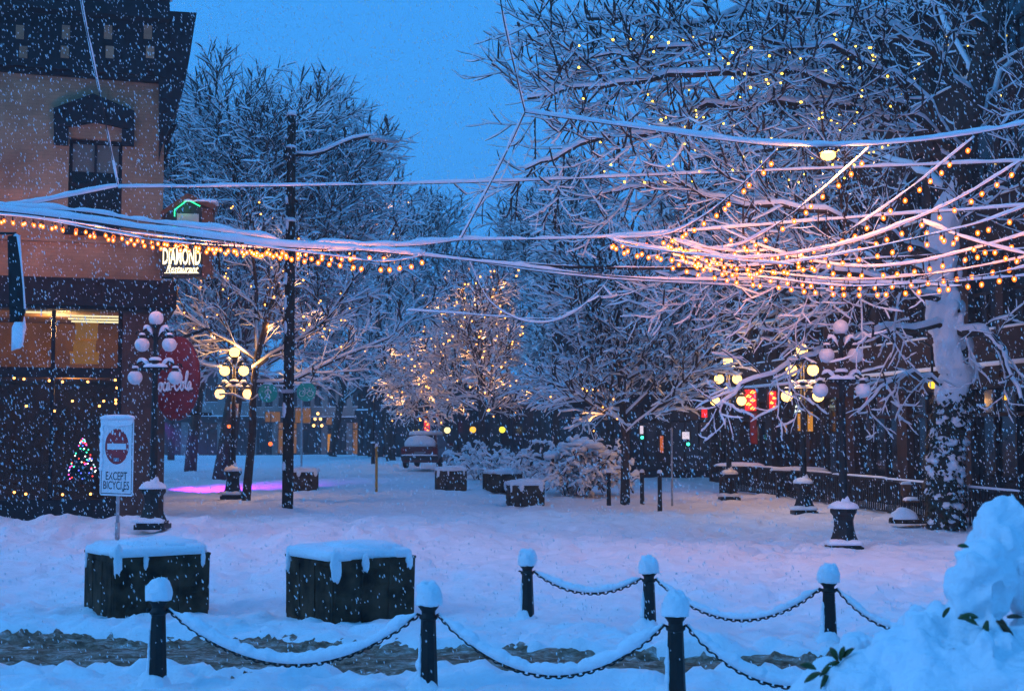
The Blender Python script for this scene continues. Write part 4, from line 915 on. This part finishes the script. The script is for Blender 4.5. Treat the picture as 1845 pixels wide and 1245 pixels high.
# great ivy clad tree at right with explicit limbs
T = Tree(21)
def PT(l): return [P(a, b, c) for a, b, c in l]
trunk = PT([(1706, 950, 31), (1702, 900, 31), (1700, 850, 31), (1706, 790, 31), (1716, 730, 31), (1722, 670, 31), (1712, 610, 31), (1700, 550, 31), (1698, 480, 31), (1712, 380, 31), (1738, 260, 31), (1765, 130, 31), (1800, -40, 31), (1830, -260, 31)])
T.big.append((trunk, [.46, .40, .36, .37, .39, .38, .36, .34, .32, .30, .28, .25, .2, .1], 0))
limbs = [
 [(1735, 290, 31), (1660, 220, 30), (1560, 165, 29), (1400, 128, 27.5), (1200, 135, 26.7), (1080, 155, 26.5), (950, 178, 26.3)],
 [(1730, 310, 31), (1660, 250, 30.5), (1540, 195, 29.5), (1400, 185, 28.5), (1270, 195, 27.5), (1180, 235, 27), (1050, 258, 26.6), (945, 306, 26.3)],
 [(1755, 190, 31), (1680, 90, 30), (1540, 30, 29), (1380, 10, 28), (1200, 55, 27.5), (1080, 30, 27), (970, 66, 27)],
 [(1780, 60, 31), (1680, -60, 29), (1500, -90, 27), (1300, -60, 25.5), (1120, -90, 25)],
 [(1700, 470, 31), (1600, 420, 28.3), (1480, 380, 26.6), (1340, 370, 26.8), (1200, 330, 27.6), (1080, 350, 28)],
 [(1700, 540, 31), (1620, 520, 28.5), (1520, 490, 27), (1400, 480, 27), (1290, 500, 27.6), (1180, 490, 28)],
 [(1708, 590, 31), (1620, 590, 29.5), (1530, 615, 28.5), (1450, 640, 28), (1360, 690, 27.5), (1290, 735, 27)],
 [(1716, 600, 31), (1770, 600, 30), (1815, 640, 29.5), (1840, 720, 29)],
 [(1715, 700, 31), (1660, 672, 30.3), (1600, 690, 29.8), (1545, 745, 29.5)],
 [(1705, 420, 31), (1770, 360, 30), (1840, 300, 29), (1900, 200, 28)],
 [(1745, 240, 31), (1800, 140, 32), (1880, 60, 33), (1960, 20, 33)],
 [(1720, 350, 31), (1640, 300, 33), (1520, 260, 34.5), (1380, 270, 35.5), (1240, 290, 36)],
 [(1760, 150, 31), (1690, 20, 33), (1560, -40, 35), (1400, -20, 36)],
 [(1690, 500, 31), (1600, 470, 33), (1500, 450, 34), (1400, 440, 34.5)],
 [(1060, 20, 27), (1075, 70, 27), (1110, 96, 27.2), (1180, 115, 27.4), (1260, 128, 27.8)],
 [(1740, 280, 31), (1640, 150, 29), (1500, 90, 27.6), (1330, 70, 27), (1180, 90, 26.5), (1030, 110, 26.3)]]
pI = V(dens=[2.0, 2.3, 3.3, 4.0], len=[3.0, 2.5, 1.3, .68], ang=[50, 46, 40, 38], trop=[.02, .015, .035, .06, .07], rad=[.2, .030, .015, .009, .006], jit=[.08, .06, .06, .07, .07], seg=[8, 9, 8, 6, 5], biglvl=0, fall=.4)
for k, l in enumerate(limbs):
    pts = PT(l); L = sum((pts[i+1]-pts[i]).length for i in range(len(pts)-1)); n = len(pts)
    fine = []
    for i in range(n-1):
        for q in range(4):
            fine.append(pts[i].lerp(pts[i+1], q/4) + Vector((T.r.gauss(0, .05), T.r.gauss(0, .05), T.r.gauss(0, .05))) * (0 if i == 0 and q == 0 else 1))
    fine.append(pts[-1]); r0 = .13 if k in (0, 1, 2, 3, 11, 7) else (.05 if k in (7, 8) else .085)
    T.big.append((fine, [r0*(1-.82*i/len(fine)) for i in range(len(fine))], 1))
    T.kids(fine, L, r0, 1, pI if k not in (6, 7, 8) else dict(pI, len=[3, 1.5, .85, .5], dens=[2, 2.0, 3.0, 3.2], trop=[.02, -.02, -.03, .02, .05], jit=[.08, .1, .12, .12, .12]), .12)
tI = T.mk('ivy_tree', 'huge snow laden tree with ivy clad trunk at right', P(1706, 945, 31), snow=(.019, .043), sides=14, bigsnow=.08, plaster=True); TREES['I'] = T
bI = P(1706, 945, 31)
b = MB()
for i in range(170):       # ivy clumps and snow plastered on the trunk
    a = R.random()*(len(trunk)-6); k = int(a); p = trunk[k].lerp(trunk[k+1], a-k); an = R.uniform(-2.9, .1); rr = .35
    low = a < 4
    if not low and R.random() < .7: continue
    b.super(p - bI + Vector((rr*math.cos(an), rr*math.sin(an), 0)), (.09+.08*R.random(), .08+.05*R.random(), (.05+.06*R.random()) if low else .14+.12*R.random()), .9, .9, 9, 6, low=1, nz=.5, seed=i)
b.build('clinging_snow', SNOWT, tI, True)
b = MB(); ps = []; rs = []
for i in range(40):
    a = 3.6 + i/39*6.0; k = int(a); p = trunk[k].lerp(trunk[k+1], a-k); ps.append(p - bI + Vector((-.10+.05*math.sin(i*.9), -.13, 0))); rs.append(.33*min(1, (i+1)/5, (40-i)/5)*(1+.35*float(fbm(np.array([i*.31]), np.array([2.7]), 3)[0])))
b.tube(ps, rs, 22)
for k, v in enumerate(b.v):
    c = ps[k//22]; d = Vector(v)-c; b.v[k] = tuple(c + d*(1 + .55*float(fbm(np.array([(k % 22)*.55+3]), np.array([v[2]*2.6]), 3, 4)[0])))
b.build('plastered_snow', SNOW, tI, True)
b = MB(); leaf = mat('ivy_leaf', (.018, .026, .012), .7)
for i in range(1500):
    a = R.random()*4.4; k = int(a); p = trunk[k].lerp(trunk[k+1], a-k) - bI; an = R.uniform(0, 6.28); rr = .38+.14*R.random(); c = p + Vector((rr*math.cos(an), rr*math.sin(an), 0)); s = .07
    u = Vector((-math.sin(an), math.cos(an), 0)); v_ = Vector((math.cos(an)*.5, math.sin(an)*.5, -.9))
    b.add([c-u*s*.6, c+v_*s, c+u*s*.6, c-v_*s*.7], [(0, 1, 2, 3)])
b.build('ivy', leaf, tI, kind='stuff')

fb = glow('fairy_bulb', (1, .36, .06), 8)
fairy('fairy lights scattered through the upright central tree', TREES['C'], 180, lambda p: pxof(p)[1] > 480, .034, fb, 1)
fairy('fairy lights in the low tree above the parked car', TREES['D'], 95, lambda p: pxof(p)[1] > 560, .034, fb, 2)
fairy('fairy lights in the slim tree beside the lit lamp', TREES['B'], 70, lambda p: pxof(p)[0] < 660 and pxof(p)[1] < 640, .024, fb, 3)
fairy('fairy lights in the tall tree behind the pole lamp', TREES['b0'], 30, lambda p: 620 < pxof(p)[0] < 740 and 330 < pxof(p)[1] < 480, .04, fb, 4)
fairy('fairy lights in the broad tree above the blade sign', TREES['A'], 24, lambda p: 390 < pxof(p)[0] < 520 and 350 < pxof(p)[1] < 520, .032, fb, 5)
fairy('tiny yellow fairy lights across the great ivy tree', TREES['I'], 210, lambda p: 1040 < pxof(p)[0] < 1820 and 60 < pxof(p)[1] < 330, .022, glow('fairy_bulb_yellow', (1, .62, .06), 6), 6, shine=0)
fairy('few yellow lights low in the wide branching tree', TREES['E'], 16, lambda p: pxof(p)[1] > 690 and pxof(p)[0] < 1110, .02, fb, 7)

# ------------------------------------------------------------------ shrubs
def shrub(label, base, H, spread, n, seed, droop=-.12, group='snowy drooping shrubs'):
    T = Tree(seed); base = Vector(base); rg = T.r
    prm = V(dens=[3, 4.2, 5, 5], len=[1, .75, .4, .3], ang=[40, 42, 42, 40], trop=[0, droop*.6, droop*.8, droop, droop], rad=[.03, .016, .012, .010, .008], seg=[8, 8, 5, 4, 3], max=3, biglvl=0, jit=[.1, .08, .15, .2, .2])
    for k in range(n):
        an = rg.uniform(0, 6.28); d = Vector((math.cos(an)*spread*rg.uniform(.2, 1), math.sin(an)*spread*rg.uniform(.2, 1), 1)).normalized()
        p = base + Vector((rg.uniform(-.35, .35), rg.uniform(-.3, .3), -.05)); pts, rs = T.path(p, d, H*rg.uniform(.9, 1.35), .03, .01, 9, .05, droop)
        T.big.append((pts, rs, 1)); T.kids(pts, H*1.1, .02, 1, prm, .3)
    o = T.mk('shrub', label, base, snow=(.055, .11), group=group); o['category'] = 'shrub'; return T
shrub('large snow bowed shrub left of the dark posts', GX(1035, 44.5), 1.75, .95, 34, 51)
b = MB(); rg_ = random.Random(5)
for i in range(26):
    a = rg_.uniform(-1, 1); z = 1.72 + .18*a - .9*max(0, abs(a)-.35) + rg_.uniform(-.22, .03)
    b.super((a*1.15, rg_.uniform(-.45, .35), z), (rg_.uniform(.16, .34), .22, rg_.uniform(.07, .13)), .9, .9, 12, 7, low=1, nz=.5, seed=i)
b.build('heaped_snow', SNOW, [o for o in COL.objects if o.get('label', '').startswith('large snow bowed')][0], True)
shrub('smaller snow bowed shrub behind the lumpy planter', GX(925, 51), 1.45, .9, 22, 52)
shrub('leftmost snowy shrub beside the central tree trunk', GX(872, 54), 1.4, .8, 14, 53)

# ------------------------------------------------------------------ patio at right
pf = [P(1300, 886, 48), P(1400, 897, 43.5), P(1500, 910, 39), P(1600, 925, 35.5), P(1700, 944, 32.2), P(1830, 970, 29)]
for i in range(5):
    A, B = pf[i], pf[i+1]; L = (B-A).length; an = math.atan2(B.y-A.y, B.x-A.x)
    t = thing('patio_fence', ['dark patio railing section behind the half hidden lit lamp', 'dark patio railing section behind the second lit lamp', 'dark patio railing section behind the unlit right lamp', 'dark patio railing section left of the ivy trunk', 'dark patio railing section right of the ivy trunk'][i], 'fence', (A.x, A.y, float(base_z(A.x, A.y))-.05), an, 'patio railing sections')
    b = MB(); b.box((L/2, 0, .95), (L, .06, .06)); b.box((L/2, 0, .12), (L, .05, .05)); b.build('rail', IRON, t)
    n = int(L/.13); pk = MB(); pk.box((0, 0, .53), (.045, .03, .8)); me = pk.mesh('picket', IRON)
    for k in range(n): obj('picket', me, t, ((k+.5)*L/n, 0, 0))
    b = MB(); b.super((L/2, 0, .975), (L/2, .05, .05), .4, .3, 40, 4, nz=.3, seed=i); b.build('rail_snow', SNOWT, t, True)
hedge = mat('dark_hedge_leaf', (.012, .016, .012), .9)
for i, (px, py, Yd, w_, lab) in enumerate(((1372, 838, 45.8, 1.7, 'left snow covered patio table behind the lamps'), (1440, 846, 42.5, 1.8, 'right snow covered patio table behind the lamps'))):
    q = P(px - (40 if i == 0 else 0), py, Yd); gz_ = float(base_z(q.x, Yd)); h = q.z-gz_
    t = thing('patio_table', lab, 'table', (q.x, Yd, gz_), rad(-8)); b = MB(); b.box((0, 0, h-.05), (w_, .75, .05)); b.build('table_top', IRON, t)
    for sx_ in (-1, 1):
        b = MB(); b.box((sx_*w_*.38, 0, h/2-.04), (.08, .6, h-.08)); b.build('leg', IRON, t)
    b = MB(); b.super((0, 0, h-.03), (w_/2, .4, .13), .8, .6, 30, 8, nz=.12, seed=i+2); b.build('snow_cap', SNOW, t, True)
q = P(1632, 936, 31.5); t = thing('stone', 'small dark stone under a pointed heap of snow', 'stone', (q.x, 31.5, q.z-.08))
b = MB(); b.super((.05, 0, 0), (.42, .3, .2), .7, .8, 18, 7, nz=.4, seed=3); b.build('rock', CONC, t); b = MB(); b.super((-.05, -.05, .1), (.32, .28, .28), 1.3, .9, 20, 8, nz=.2, seed=4); b.build('snow_cap', SNOW, t, True)
q = P(1660, 890, 34); t = thing('bench', 'brown wooden bench back dusted with snow left of ivy trunk', 'bench', (q.x, 34, float(base_z(q.x, 34))))
brown = mat('brown_bench_wood', (.14, .06, .025), .7, noise=.3, nscale=8)
for k in range(3): b = MB(); b.box((0, 0, .62+.1*k), (1.0, .04, .09)); b.build('slat', brown, t)
for k in range(3): b = MB(); b.box((0, -.14*k-.1, .45), (1.0, .12, .04)); b.build('slat', brown, t)
for s in (-1, 1): b = MB(); b.box((s*.42, .03, .42), (.06, .05, .9)); b.box((s*.42, -.38, .21), (.06, .05, .42)); b.build('leg', IRON, t)
b = MB(); b.super((0, 0, .86), (.52, .06, .08), .5, .4, 24, 5, seed=3); b.super((0, -.22, .47), (.5, .2, .09), .5, .4, 24, 5, seed=4); b.build('snow', SNOW, t, True)

# ------------------------------------------------------------------ overhead cables
def spl(pts, n=10):
    out = []
    for i in range(len(pts)-1):
        p0, p1, p2, p3 = pts[max(i-1, 0)], pts[i], pts[i+1], pts[min(i+2, len(pts)-1)]
        for k in range(n):
            a = k/n; out.append(.5*((2*p1) + (p2-p0)*a + (2*p0-5*p1+4*p2-p3)*a*a + (3*p1-p0-3*p2+p3)*a**3))
    out.append(pts[-1]); return out
FAR = 1.2      # the net of wires hangs this much further off than first judged
def cable(label, pix, snow=.05, r=.012, seed=0, name='cable', cat='cable', group='snow laden overhead cables', bulbs=None, power=4.2, lumps=.5):
    pts = spl([P(p[0], p[1], p[2]*(FAR if p[2] < 30 and max(w_[2] for w_ in pix) < 30 else 1)) for p in pix], 14); o = pts[0]; snow *= 1.12
    t = thing(name, label, cat, o, 0, group)
    b = MB(); b.tube([p-o for p in pts], r, 5); b.build('wire', WIRE, t, True)
    dense = []
    for i in range(len(pts)-1):
        m = max(1, int((pts[i+1]-pts[i]).length/.07))
        for k in range(m): dense.append(pts[i].lerp(pts[i+1], k/m))
    dense.append(pts[-1]); s = 0; rs = []; ps = []
    for i, p in enumerate(dense):
        if i: s += (p-dense[i-1]).length
        tg = (dense[min(i+1, len(dense)-1)]-dense[max(i-1, 0)]).normalized(); h = math.sqrt(max(.15, 1-tg.z**2))
        n = float(fbm(np.array([s*2.3+seed*5.1]), np.array([seed*3.3]), 3)[0]) + .6*float(fbm(np.array([s*.5+seed]), np.array([seed*1.3]), 2)[0])
        gap = min(1, max(.15, (float(fbm(np.array([s*.8+seed*2.7]), np.array([seed*.9+4]), 2)[0])+.44)*5))
        q = max(.005, snow*.5*h*(1+lumps*1.6*n)*gap); rs.append(q); ps.append(p-o+Vector((0, 0, q*.85+r*.3)))
    if snow: b = MB(); b.tube(ps, rs, 7); b.build('snow', SNOW, t, True)
    if bulbs:
        L = s; rg = random.Random(seed+99); n = int(L/bulbs); acc = 0; j = 0
        for k in range(n):
            tgt = (k+.5+rg.uniform(-.22, .22))*L/n
            while j < len(dense)-2 and acc < tgt: acc += (dense[j+1]-dense[j]).length; j += 1
            ob = obj('bulb', BULB, t, dense[j]-o+Vector((0, 0, -.01))); ob.rotation_euler = (rg.uniform(-.2, .2), rg.uniform(-.2, .2), 0)
            lamp('bulb_light', t, dense[j]-o+Vector((0, 0, -.155)), power, (1, .27, .05), .03)
    return t
b = MB(); b.lathe([(.008, 0), (.008, -.05), (.02, -.055), (.02, -.10), (.012, -.105)], 8, mi=0); b.ball((0, 0, -.145), (.039, .039, .048), 10, 7, mi=1); b.ball((0, 0, -.145), (.013, .013, .017), 8, 6, mi=2)
BULB = b.mesh('bulb', [WIRE, glow('string_bulb', (1, .135, .006), 4.2, .3), glow('filament', (1, .62, .22), 30)], True)
cable('steep snowy cable dropping from top left to the left junction', [(140, -60, 19), (150, 22, 19.4), (180, 170, 20.2), (213, 337, 21)], .07, seed=1)
cable('snowy cable from left frame edge up to the left junction', [(-120, 398, 20), (22, 375, 20.4), (120, 356, 20.7), (213, 337, 21)], .10, seed=2)
cable('long straight snowy cable from the left junction to the right frame edge', [(213, 339, 21), (520, 336, 21.5), (900, 328, 22), (1300, 312, 22), (1820, 293, 22), (1960, 287, 22)], .066, seed=3, lumps=.3)
cable('snowy cable dropping from top centre to the upper junction', [(895, -60, 17), (905, 22, 17.3), (925, 115, 18), (946, 203, 18.7)], .06, seed=4)
cable('heavy snowy cable sagging right from the upper junction', [(946, 203, 18.7), (1150, 232, 18.8), (1300, 253, 18.9), (1420, 264, 19), (1560, 263, 19), (1700, 250, 19), (1820, 230, 19), (1960, 200, 19)], .085, seed=5, lumps=.3)
cable('slanting snowy cable from the upper junction down to the centre junction', [(946, 203, 18.7), (900, 300, 19.6), (830, 432, 20.8)], .068, seed=6)
cable('lumpy snowy cable from left edge to the centre junction', [(-100, 366, 20), (22, 374, 20.2), (150, 382, 20.3), (250, 398, 20.4), (400, 418, 20.5), (560, 438, 20.6), (720, 444, 20.7), (830, 433, 20.8)], .10, seed=7, lumps=.5)
cable('snowy cable from the centre junction to the right string hub', [(830, 433, 20.8), (960, 432, 21), (1095, 428, 21.2), (1300, 413, 21.2), (1560, 392, 21.2), (1820, 374, 21.2), (1960, 360, 21.2)], .066, seed=8, lumps=.4)
cable('thick snow wrapped cable bundle just above the left string lights', [(-100, 372, 19.6), (22, 383, 19.8), (150, 398, 20), (260, 414, 20.1), (400, 433, 20.2), (520, 446, 20.3), (650, 452, 20.4), (760, 462, 20.5)], .115, .02, seed=9, lumps=.3)
cable('bare black cable bundle sagging across the picture centre', [(-100, 370, 20.3), (22, 381, 20.3), (300, 413, 20.6), (520, 437, 20.9), (700, 450, 21.2), (860, 467, 21.5), (1000, 480, 21.7), (1200, 484, 22), (1400, 478, 22), (1820, 452, 22), (1960, 440, 22)], .035, .035, seed=10)
cable('second snowy wire of the bundle running under the centre', [(640, 445, 21), (760, 461, 21.2), (900, 476, 21.4), (1040, 492, 21.6), (1200, 504, 21.8), (1400, 507, 22), (1640, 512, 22), (1820, 500, 22), (1960, 490, 22)], .06, seed=11)
cable('lower thin snowy wire of the bundle right of centre', [(560, 440, 21), (760, 457, 21.3), (950, 487, 21.6), (1100, 503, 21.8), (1260, 512, 22), (1500, 522, 22), (1700, 515, 22)], .04, seed=12)
cable('drooping snowy loop of wire above the bare tree', [(845, 470, 24), (880, 540, 24), (930, 574, 24), (980, 582, 24), (1030, 566, 24), (1080, 525, 24), (1105, 490, 24)], .055, seed=13)
cable('thin level wire crossing the central lit tree', [(735, 560, 26), (830, 566, 26), (930, 573, 26), (1010, 575, 26)], .04, .008, seed=14)
cable('orange lit snowy wire between red round sign and lit lamp', [(322, 628, 32), (345, 645, 34), (370, 658, 37), (398, 662, 39.8)], .07, seed=15)
cable('snowy wire hanging below the lit left lamp', [(395, 712, 39.8), (420, 712, 39.5), (448, 722, 39.2), (468, 712, 38), (490, 704, 36.3)], .05, seed=16)
SG = 'festoon string lights'
def strg(label, pix, sp=.42, snow=.075, seed=0, power=4.2): cable(label, pix, snow*.85, .010, 100+seed, 'string_lights', 'string lights', SG, sp*.62, power*.75)
strg('upper festoon string at left crossing the tan facade', [(-80, 376, 24.6), (22, 388, 24.4), (130, 402, 24.2), (250, 422, 23.6), (380, 436, 22), (520, 446, 20.4)], .40, .04, 1, 15)
strg('lower festoon string at left passing above blade sign', [(-60, 384, 24.2), (60, 394, 24), (180, 416, 23.6), (300, 436, 22.8), (420, 444, 21.8), (560, 452, 20.6), (640, 452, 20)], .44, .05, 2, 7)
strg('festoon string right of the utility pole ending at centre', [(440, 440, 19.6), (520, 452, 19.8), (600, 462, 20), (680, 472, 20.2), (740, 466, 20.4), (765, 456, 20.6)], .36, .05, 3)
strg('short upper festoon string beside the utility pole', [(380, 434, 20.4), (450, 440, 20.4), (520, 442, 20.4), (600, 448, 20.4), (700, 452, 20.5)], .44, .04, 4)
strg('leftmost slanting festoon string in the right fan', [(1400, 270, 19), (1330, 340, 19.5), (1260, 395, 20.2), (1195, 424, 21), (1095, 430, 21.2)], .40, .065, 5)
strg('second slanting festoon string in the right fan', [(1568, 266, 19), (1470, 352, 19.4), (1380, 418, 20), (1310, 448, 20.6), (1210, 452, 21), (1100, 432, 21.2)], .42, .065, 6)
strg('third slanting festoon string in the right fan', [(1755, 248, 19), (1640, 340, 19.2), (1520, 420, 19.7), (1400, 450, 20.2), (1300, 452, 20.6), (1195, 427, 21)], .42, .065, 7)
strg('fourth slanting festoon string starting at right frame edge', [(1840, 290, 18.6), (1740, 352, 18.9), (1640, 400, 19.2), (1540, 436, 19.6), (1420, 460, 20), (1310, 464, 20.4), (1200, 428, 21)], .44, .065, 8)
strg('fifth festoon string sagging low from right frame edge', [(1900, 352, 18), (1780, 398, 18.4), (1640, 432, 18.9), (1500, 462, 19.4), (1380, 478, 20), (1280, 476, 20.6), (1205, 430, 21)], .44, .055, 9)
strg('lowest festoon string of the right fan', [(1200, 466, 21), (1300, 490, 20.6), (1400, 504, 20), (1520, 516, 19.5), (1640, 512, 19), (1760, 498, 18.6), (1900, 472, 18)], .42, .05, 10)
strg('second lowest festoon string of the right fan', [(1210, 460, 21), (1310, 478, 20.8), (1420, 496, 20.4), (1540, 505, 20), (1680, 494, 19.5), (1800, 474, 19), (1920, 450, 18.5)], .44, .05, 11)
strg('festoon string crossing the fan from left high to right low', [(1300, 412, 20.6), (1400, 455, 20.2), (1520, 480, 19.8), (1640, 476, 19.4), (1760, 448, 19), (1900, 408, 18.4)], .46, .06, 12)
strg('festoon string at far right falling towards the frame edge', [(1660, 400, 19.4), (1740, 430, 19), (1830, 455, 18.6), (1920, 470, 18)], .42, .07, 13)
strg('short festoon string sagging from the hub right of centre', [(1092, 428, 21), (1130, 444, 20.9), (1180, 451, 20.7), (1240, 458, 20.4), (1330, 470, 20), (1430, 478, 19.6)], .40, .05, 14)
# bright lamp hung under the heavy cable
q = P(1492, 268, 19.0*FAR); t = thing('hanging_lamp', 'bright hanging lamp glowing under the heavy right cable', 'lamp', q)
b = MB(); b.lathe([(.02, 0), (.03, -.02), (.16, -.05), (.17, -.07), (.15, -.075), (.02, -.06)], 18); b.tube([(0, 0, 0), (0, 0, .07)], .015, 6); b.build('shade', IRON, t, True)
b = MB(); b.ball((0, 0, -.12), (.13, .13, .085), 14, 8); b.build('bulb', glow('hanging_lamp_glow', (1, .50, .09), 8, .35), t, True)
lamp('hanging_light', t, (0, 0, -.13), 800, (1, .40, .10), .06)

# purple flood light on the side wall of the corner building
q = P(283, 800, 45); t = thing('flood_light', 'small flood light on corner building casting purple on snow', 'lamp', (q.x-.15, 45, 2.6))
b = MB(); b.box((.12, 0, 0), (.2, .28, .2)); b.box((-.25, 0, 0), (.56, .06, .06)); b.build('housing', IRON, t)
l = bpy.data.lights.new('flood', 'SPOT'); l.energy = 5000; l.color = (.42, .02, 1.0); l.spot_size = rad(62); l.spot_blend = .8; l.shadow_soft_size = .08
o = bpy.data.objects.new('flood', l); COL.objects.link(o); o.parent = t; o.location = (.26, .02, -.02)
tv = GX(400, 47.5) - Vector((q.x-.15+.26, 45.02, 2.58)); o.rotation_euler = tv.to_track_quat('-Z', 'Y').to_euler()

# ------------------------------------------------------------------ snow bush in the right foreground
SY = 5.6; q0 = P(1800, 1300, SY); t = thing('snowy_bush', 'leafy bush buried under thick snow in right foreground', 'bush', (q0.x, SY, 0))
b = MB()
for x, y_, r_, dy in ((1812, 935, 46, .1), (1800, 985, 62, .1), (1770, 1030, 52, 0), (1768, 1068, 52, .05), (1835, 1030, 80, .2), (1740, 1075, 36, 0),
    (1690, 1150, 58, 0), (1740, 1168, 62, -.05), (1800, 1190, 72, -.05), (1860, 1200, 90, .1), (1650, 1190, 66, -.1), (1600, 1215, 62, -.1), (1560, 1240, 56, -.15), (1700, 1250, 100, -.2), (1800, 1290, 130, -.2), (1500, 1225, 44, -.05), (1470, 1240, 36, 0), (1545, 1172, 34, .15), (1575, 1178, 34, .15), (1640, 1140, 32, .15), (1665, 1118, 30, .15), (1620, 1290, 90, -.1), (1500, 1290, 60, 0)):
    c = P(x, y_, SY+dy); rr = r_*SY/F; b.super(c - Vector((q0.x, SY, 0)), (rr, rr*.95, rr*.92), 1, 1, 16, 10, low=1, nz=.6, seed=int(x))
sb = b.build('snow', SNOW, t, True)
m = sb.modifiers.new('merge', 'REMESH'); m.mode = 'VOXEL'; m.voxel_size = .014; m.use_smooth_shade = True
tx = bpy.data.textures.new('crumbly', 'CLOUDS'); tx.noise_scale = .12; tx.noise_depth = 3
m = sb.modifiers.new('crumble', 'DISPLACE'); m.texture = tx; m.strength = .085; m.mid_level = .5
m = sb.modifiers.new('soften', 'SMOOTH'); m.factor = .5; m.iterations = 2
leafm = mat('rhododendron_leaf', (.05, .075, .018), .45, noise=.3, nscale=12); leafb = mat('brown_leaf', (.07, .045, .02), .5)
def leaf_(px, py, L, ang, dy=-.12, m=leafm, w_=.3):
    c = P(px, py, SY+dy) - Vector((q0.x, SY, 0)); d = Vector((math.cos(ang), -.25, math.sin(ang))); s = Vector((-math.sin(ang), -.3, math.cos(ang))); b = MB(); vs = []; n = 6
    for i in range(n+1):
        a = i/n; ww_ = L*w_*math.sin(math.pi*min(1, a*.95+.05))**.8*.5; p = c + d*L*a + Vector((0, 0, -.25*L*a*a)); vs += [p - s*ww_ + Vector((0, .008, 0)), p + Vector((0, -.006, 0)), p + s*ww_ + Vector((0, .008, 0))]
    b.add(vs, [(i*3+k, i*3+k+1, i*3+k+4, i*3+k+3) for i in range(n) for k in range(2)]); o = b.build('leaf', m, t, True); md = o.modifiers.new('t', 'SOLIDIFY'); md.thickness = .002
for a in ((1510, 1190, .085, 2.0), (1515, 1190, .08, 1.45), (1512, 1192, .09, 3.5), (1505, 1200, .09, 3.9), (1520, 1185, .07, 1.0)): leaf_(*a)
for a in ((1590, 1180, .06, .5), (1600, 1178, .05, .9), (1795, 1118, .08, -.6), (1805, 1115, .07, -1.2), (1815, 1112, .06, .3)): leaf_(*a, m=leafb)
for a in ((1470, 1205, .08, 2.6), (1478, 1212, .07, 3.4), (1612, 1168, .07, .2), (1606, 1172, .06, -.5), (1700, 1112, .06, 1.2), (1730, 1108, .07, -.3), (1762, 1112, .09, 2.9), (1780, 1118, .08, -1.9), (1745, 985, .05, 2.8), (1640, 1222, .07, 3.6)): leaf_(*a, dy=-.16)
b = MB()
for k in range(9): x = 1500+40*k; p = P(x, 1230-20*(k % 3), SY+.1) - Vector((q0.x, SY, 0)); b.tube([(p.x*.5, .1, 0), (p.x*.8, .1, p.z*.5), p], [.02, .015, .008], 6)
b.build('stem', BARK, t)

# ------------------------------------------------------------------ air: haze and falling snow
hz = MB(); hz.box((0, 120, 11.5), (640, 420, 35)); hm = bpy.data.materials.new('haze'); hm.use_nodes = True; n = hm.node_tree; n.nodes.clear()
vo = n.nodes.new('ShaderNodeVolumePrincipled'); vo.inputs['Color'].default_value = (.9, .92, .97, 1); vo.inputs['Density'].default_value = .0019; vo.inputs['Anisotropy'].default_value = .1
oo = n.nodes.new('ShaderNodeOutputMaterial'); n.links.new(vo.outputs[0], oo.inputs['Volume'])
HAZE = True
if HAZE: hz.build('haze', hm, None, kind='stuff')
rg = np.random.default_rng(5); N = 42000
Yf = 5 + 27*rg.random(N)**.8; Xf = rg.uniform(-.46, .46, N)*Yf; Zf = rg.uniform(-.02, 1, N)*(.40*Yf+2.3)
rf = rg.uniform(.0028, .0066, N)*np.clip(Yf/12, .55, 1.5); el = rg.uniform(1.8, 3.4, N)
dirn = np.stack([rg.normal(.30, .12, N), rg.normal(0, .15, N), -np.ones(N)], 1); dirn /= np.linalg.norm(dirn, axis=1, keepdims=True)
e1 = np.cross(dirn, (0, 1.0, 0)); e1 /= np.linalg.norm(e1, axis=1, keepdims=True); e2 = np.cross(dirn, e1)
c = np.stack([Xf, Yf, Zf], 1); a_ = (rf*el)[:, None]; r_ = rf[:, None]
ok = Zf > base_z(Xf, Yf) + .1
co = np.stack([c+dirn*a_, c-dirn*a_, c+e1*r_, c-e1*r_*rg.uniform(.6, 1, (N, 1)), c+e2*r_, c-e2*r_], 1)[ok].reshape(-1, 3)
tr = np.array([(0, 2, 4), (0, 4, 3), (0, 3, 5), (0, 5, 2), (1, 4, 2), (1, 3, 4), (1, 5, 3), (1, 2, 5)])
q = (np.arange(ok.sum())[:, None, None]*6 + tr[None]).reshape(-1, 3)
obj('falling_snow', np_mesh('falling_snow', co, q, [SNOWT], smooth=True), label='snowflakes falling through the whole view', category='snow', kind='stuff')
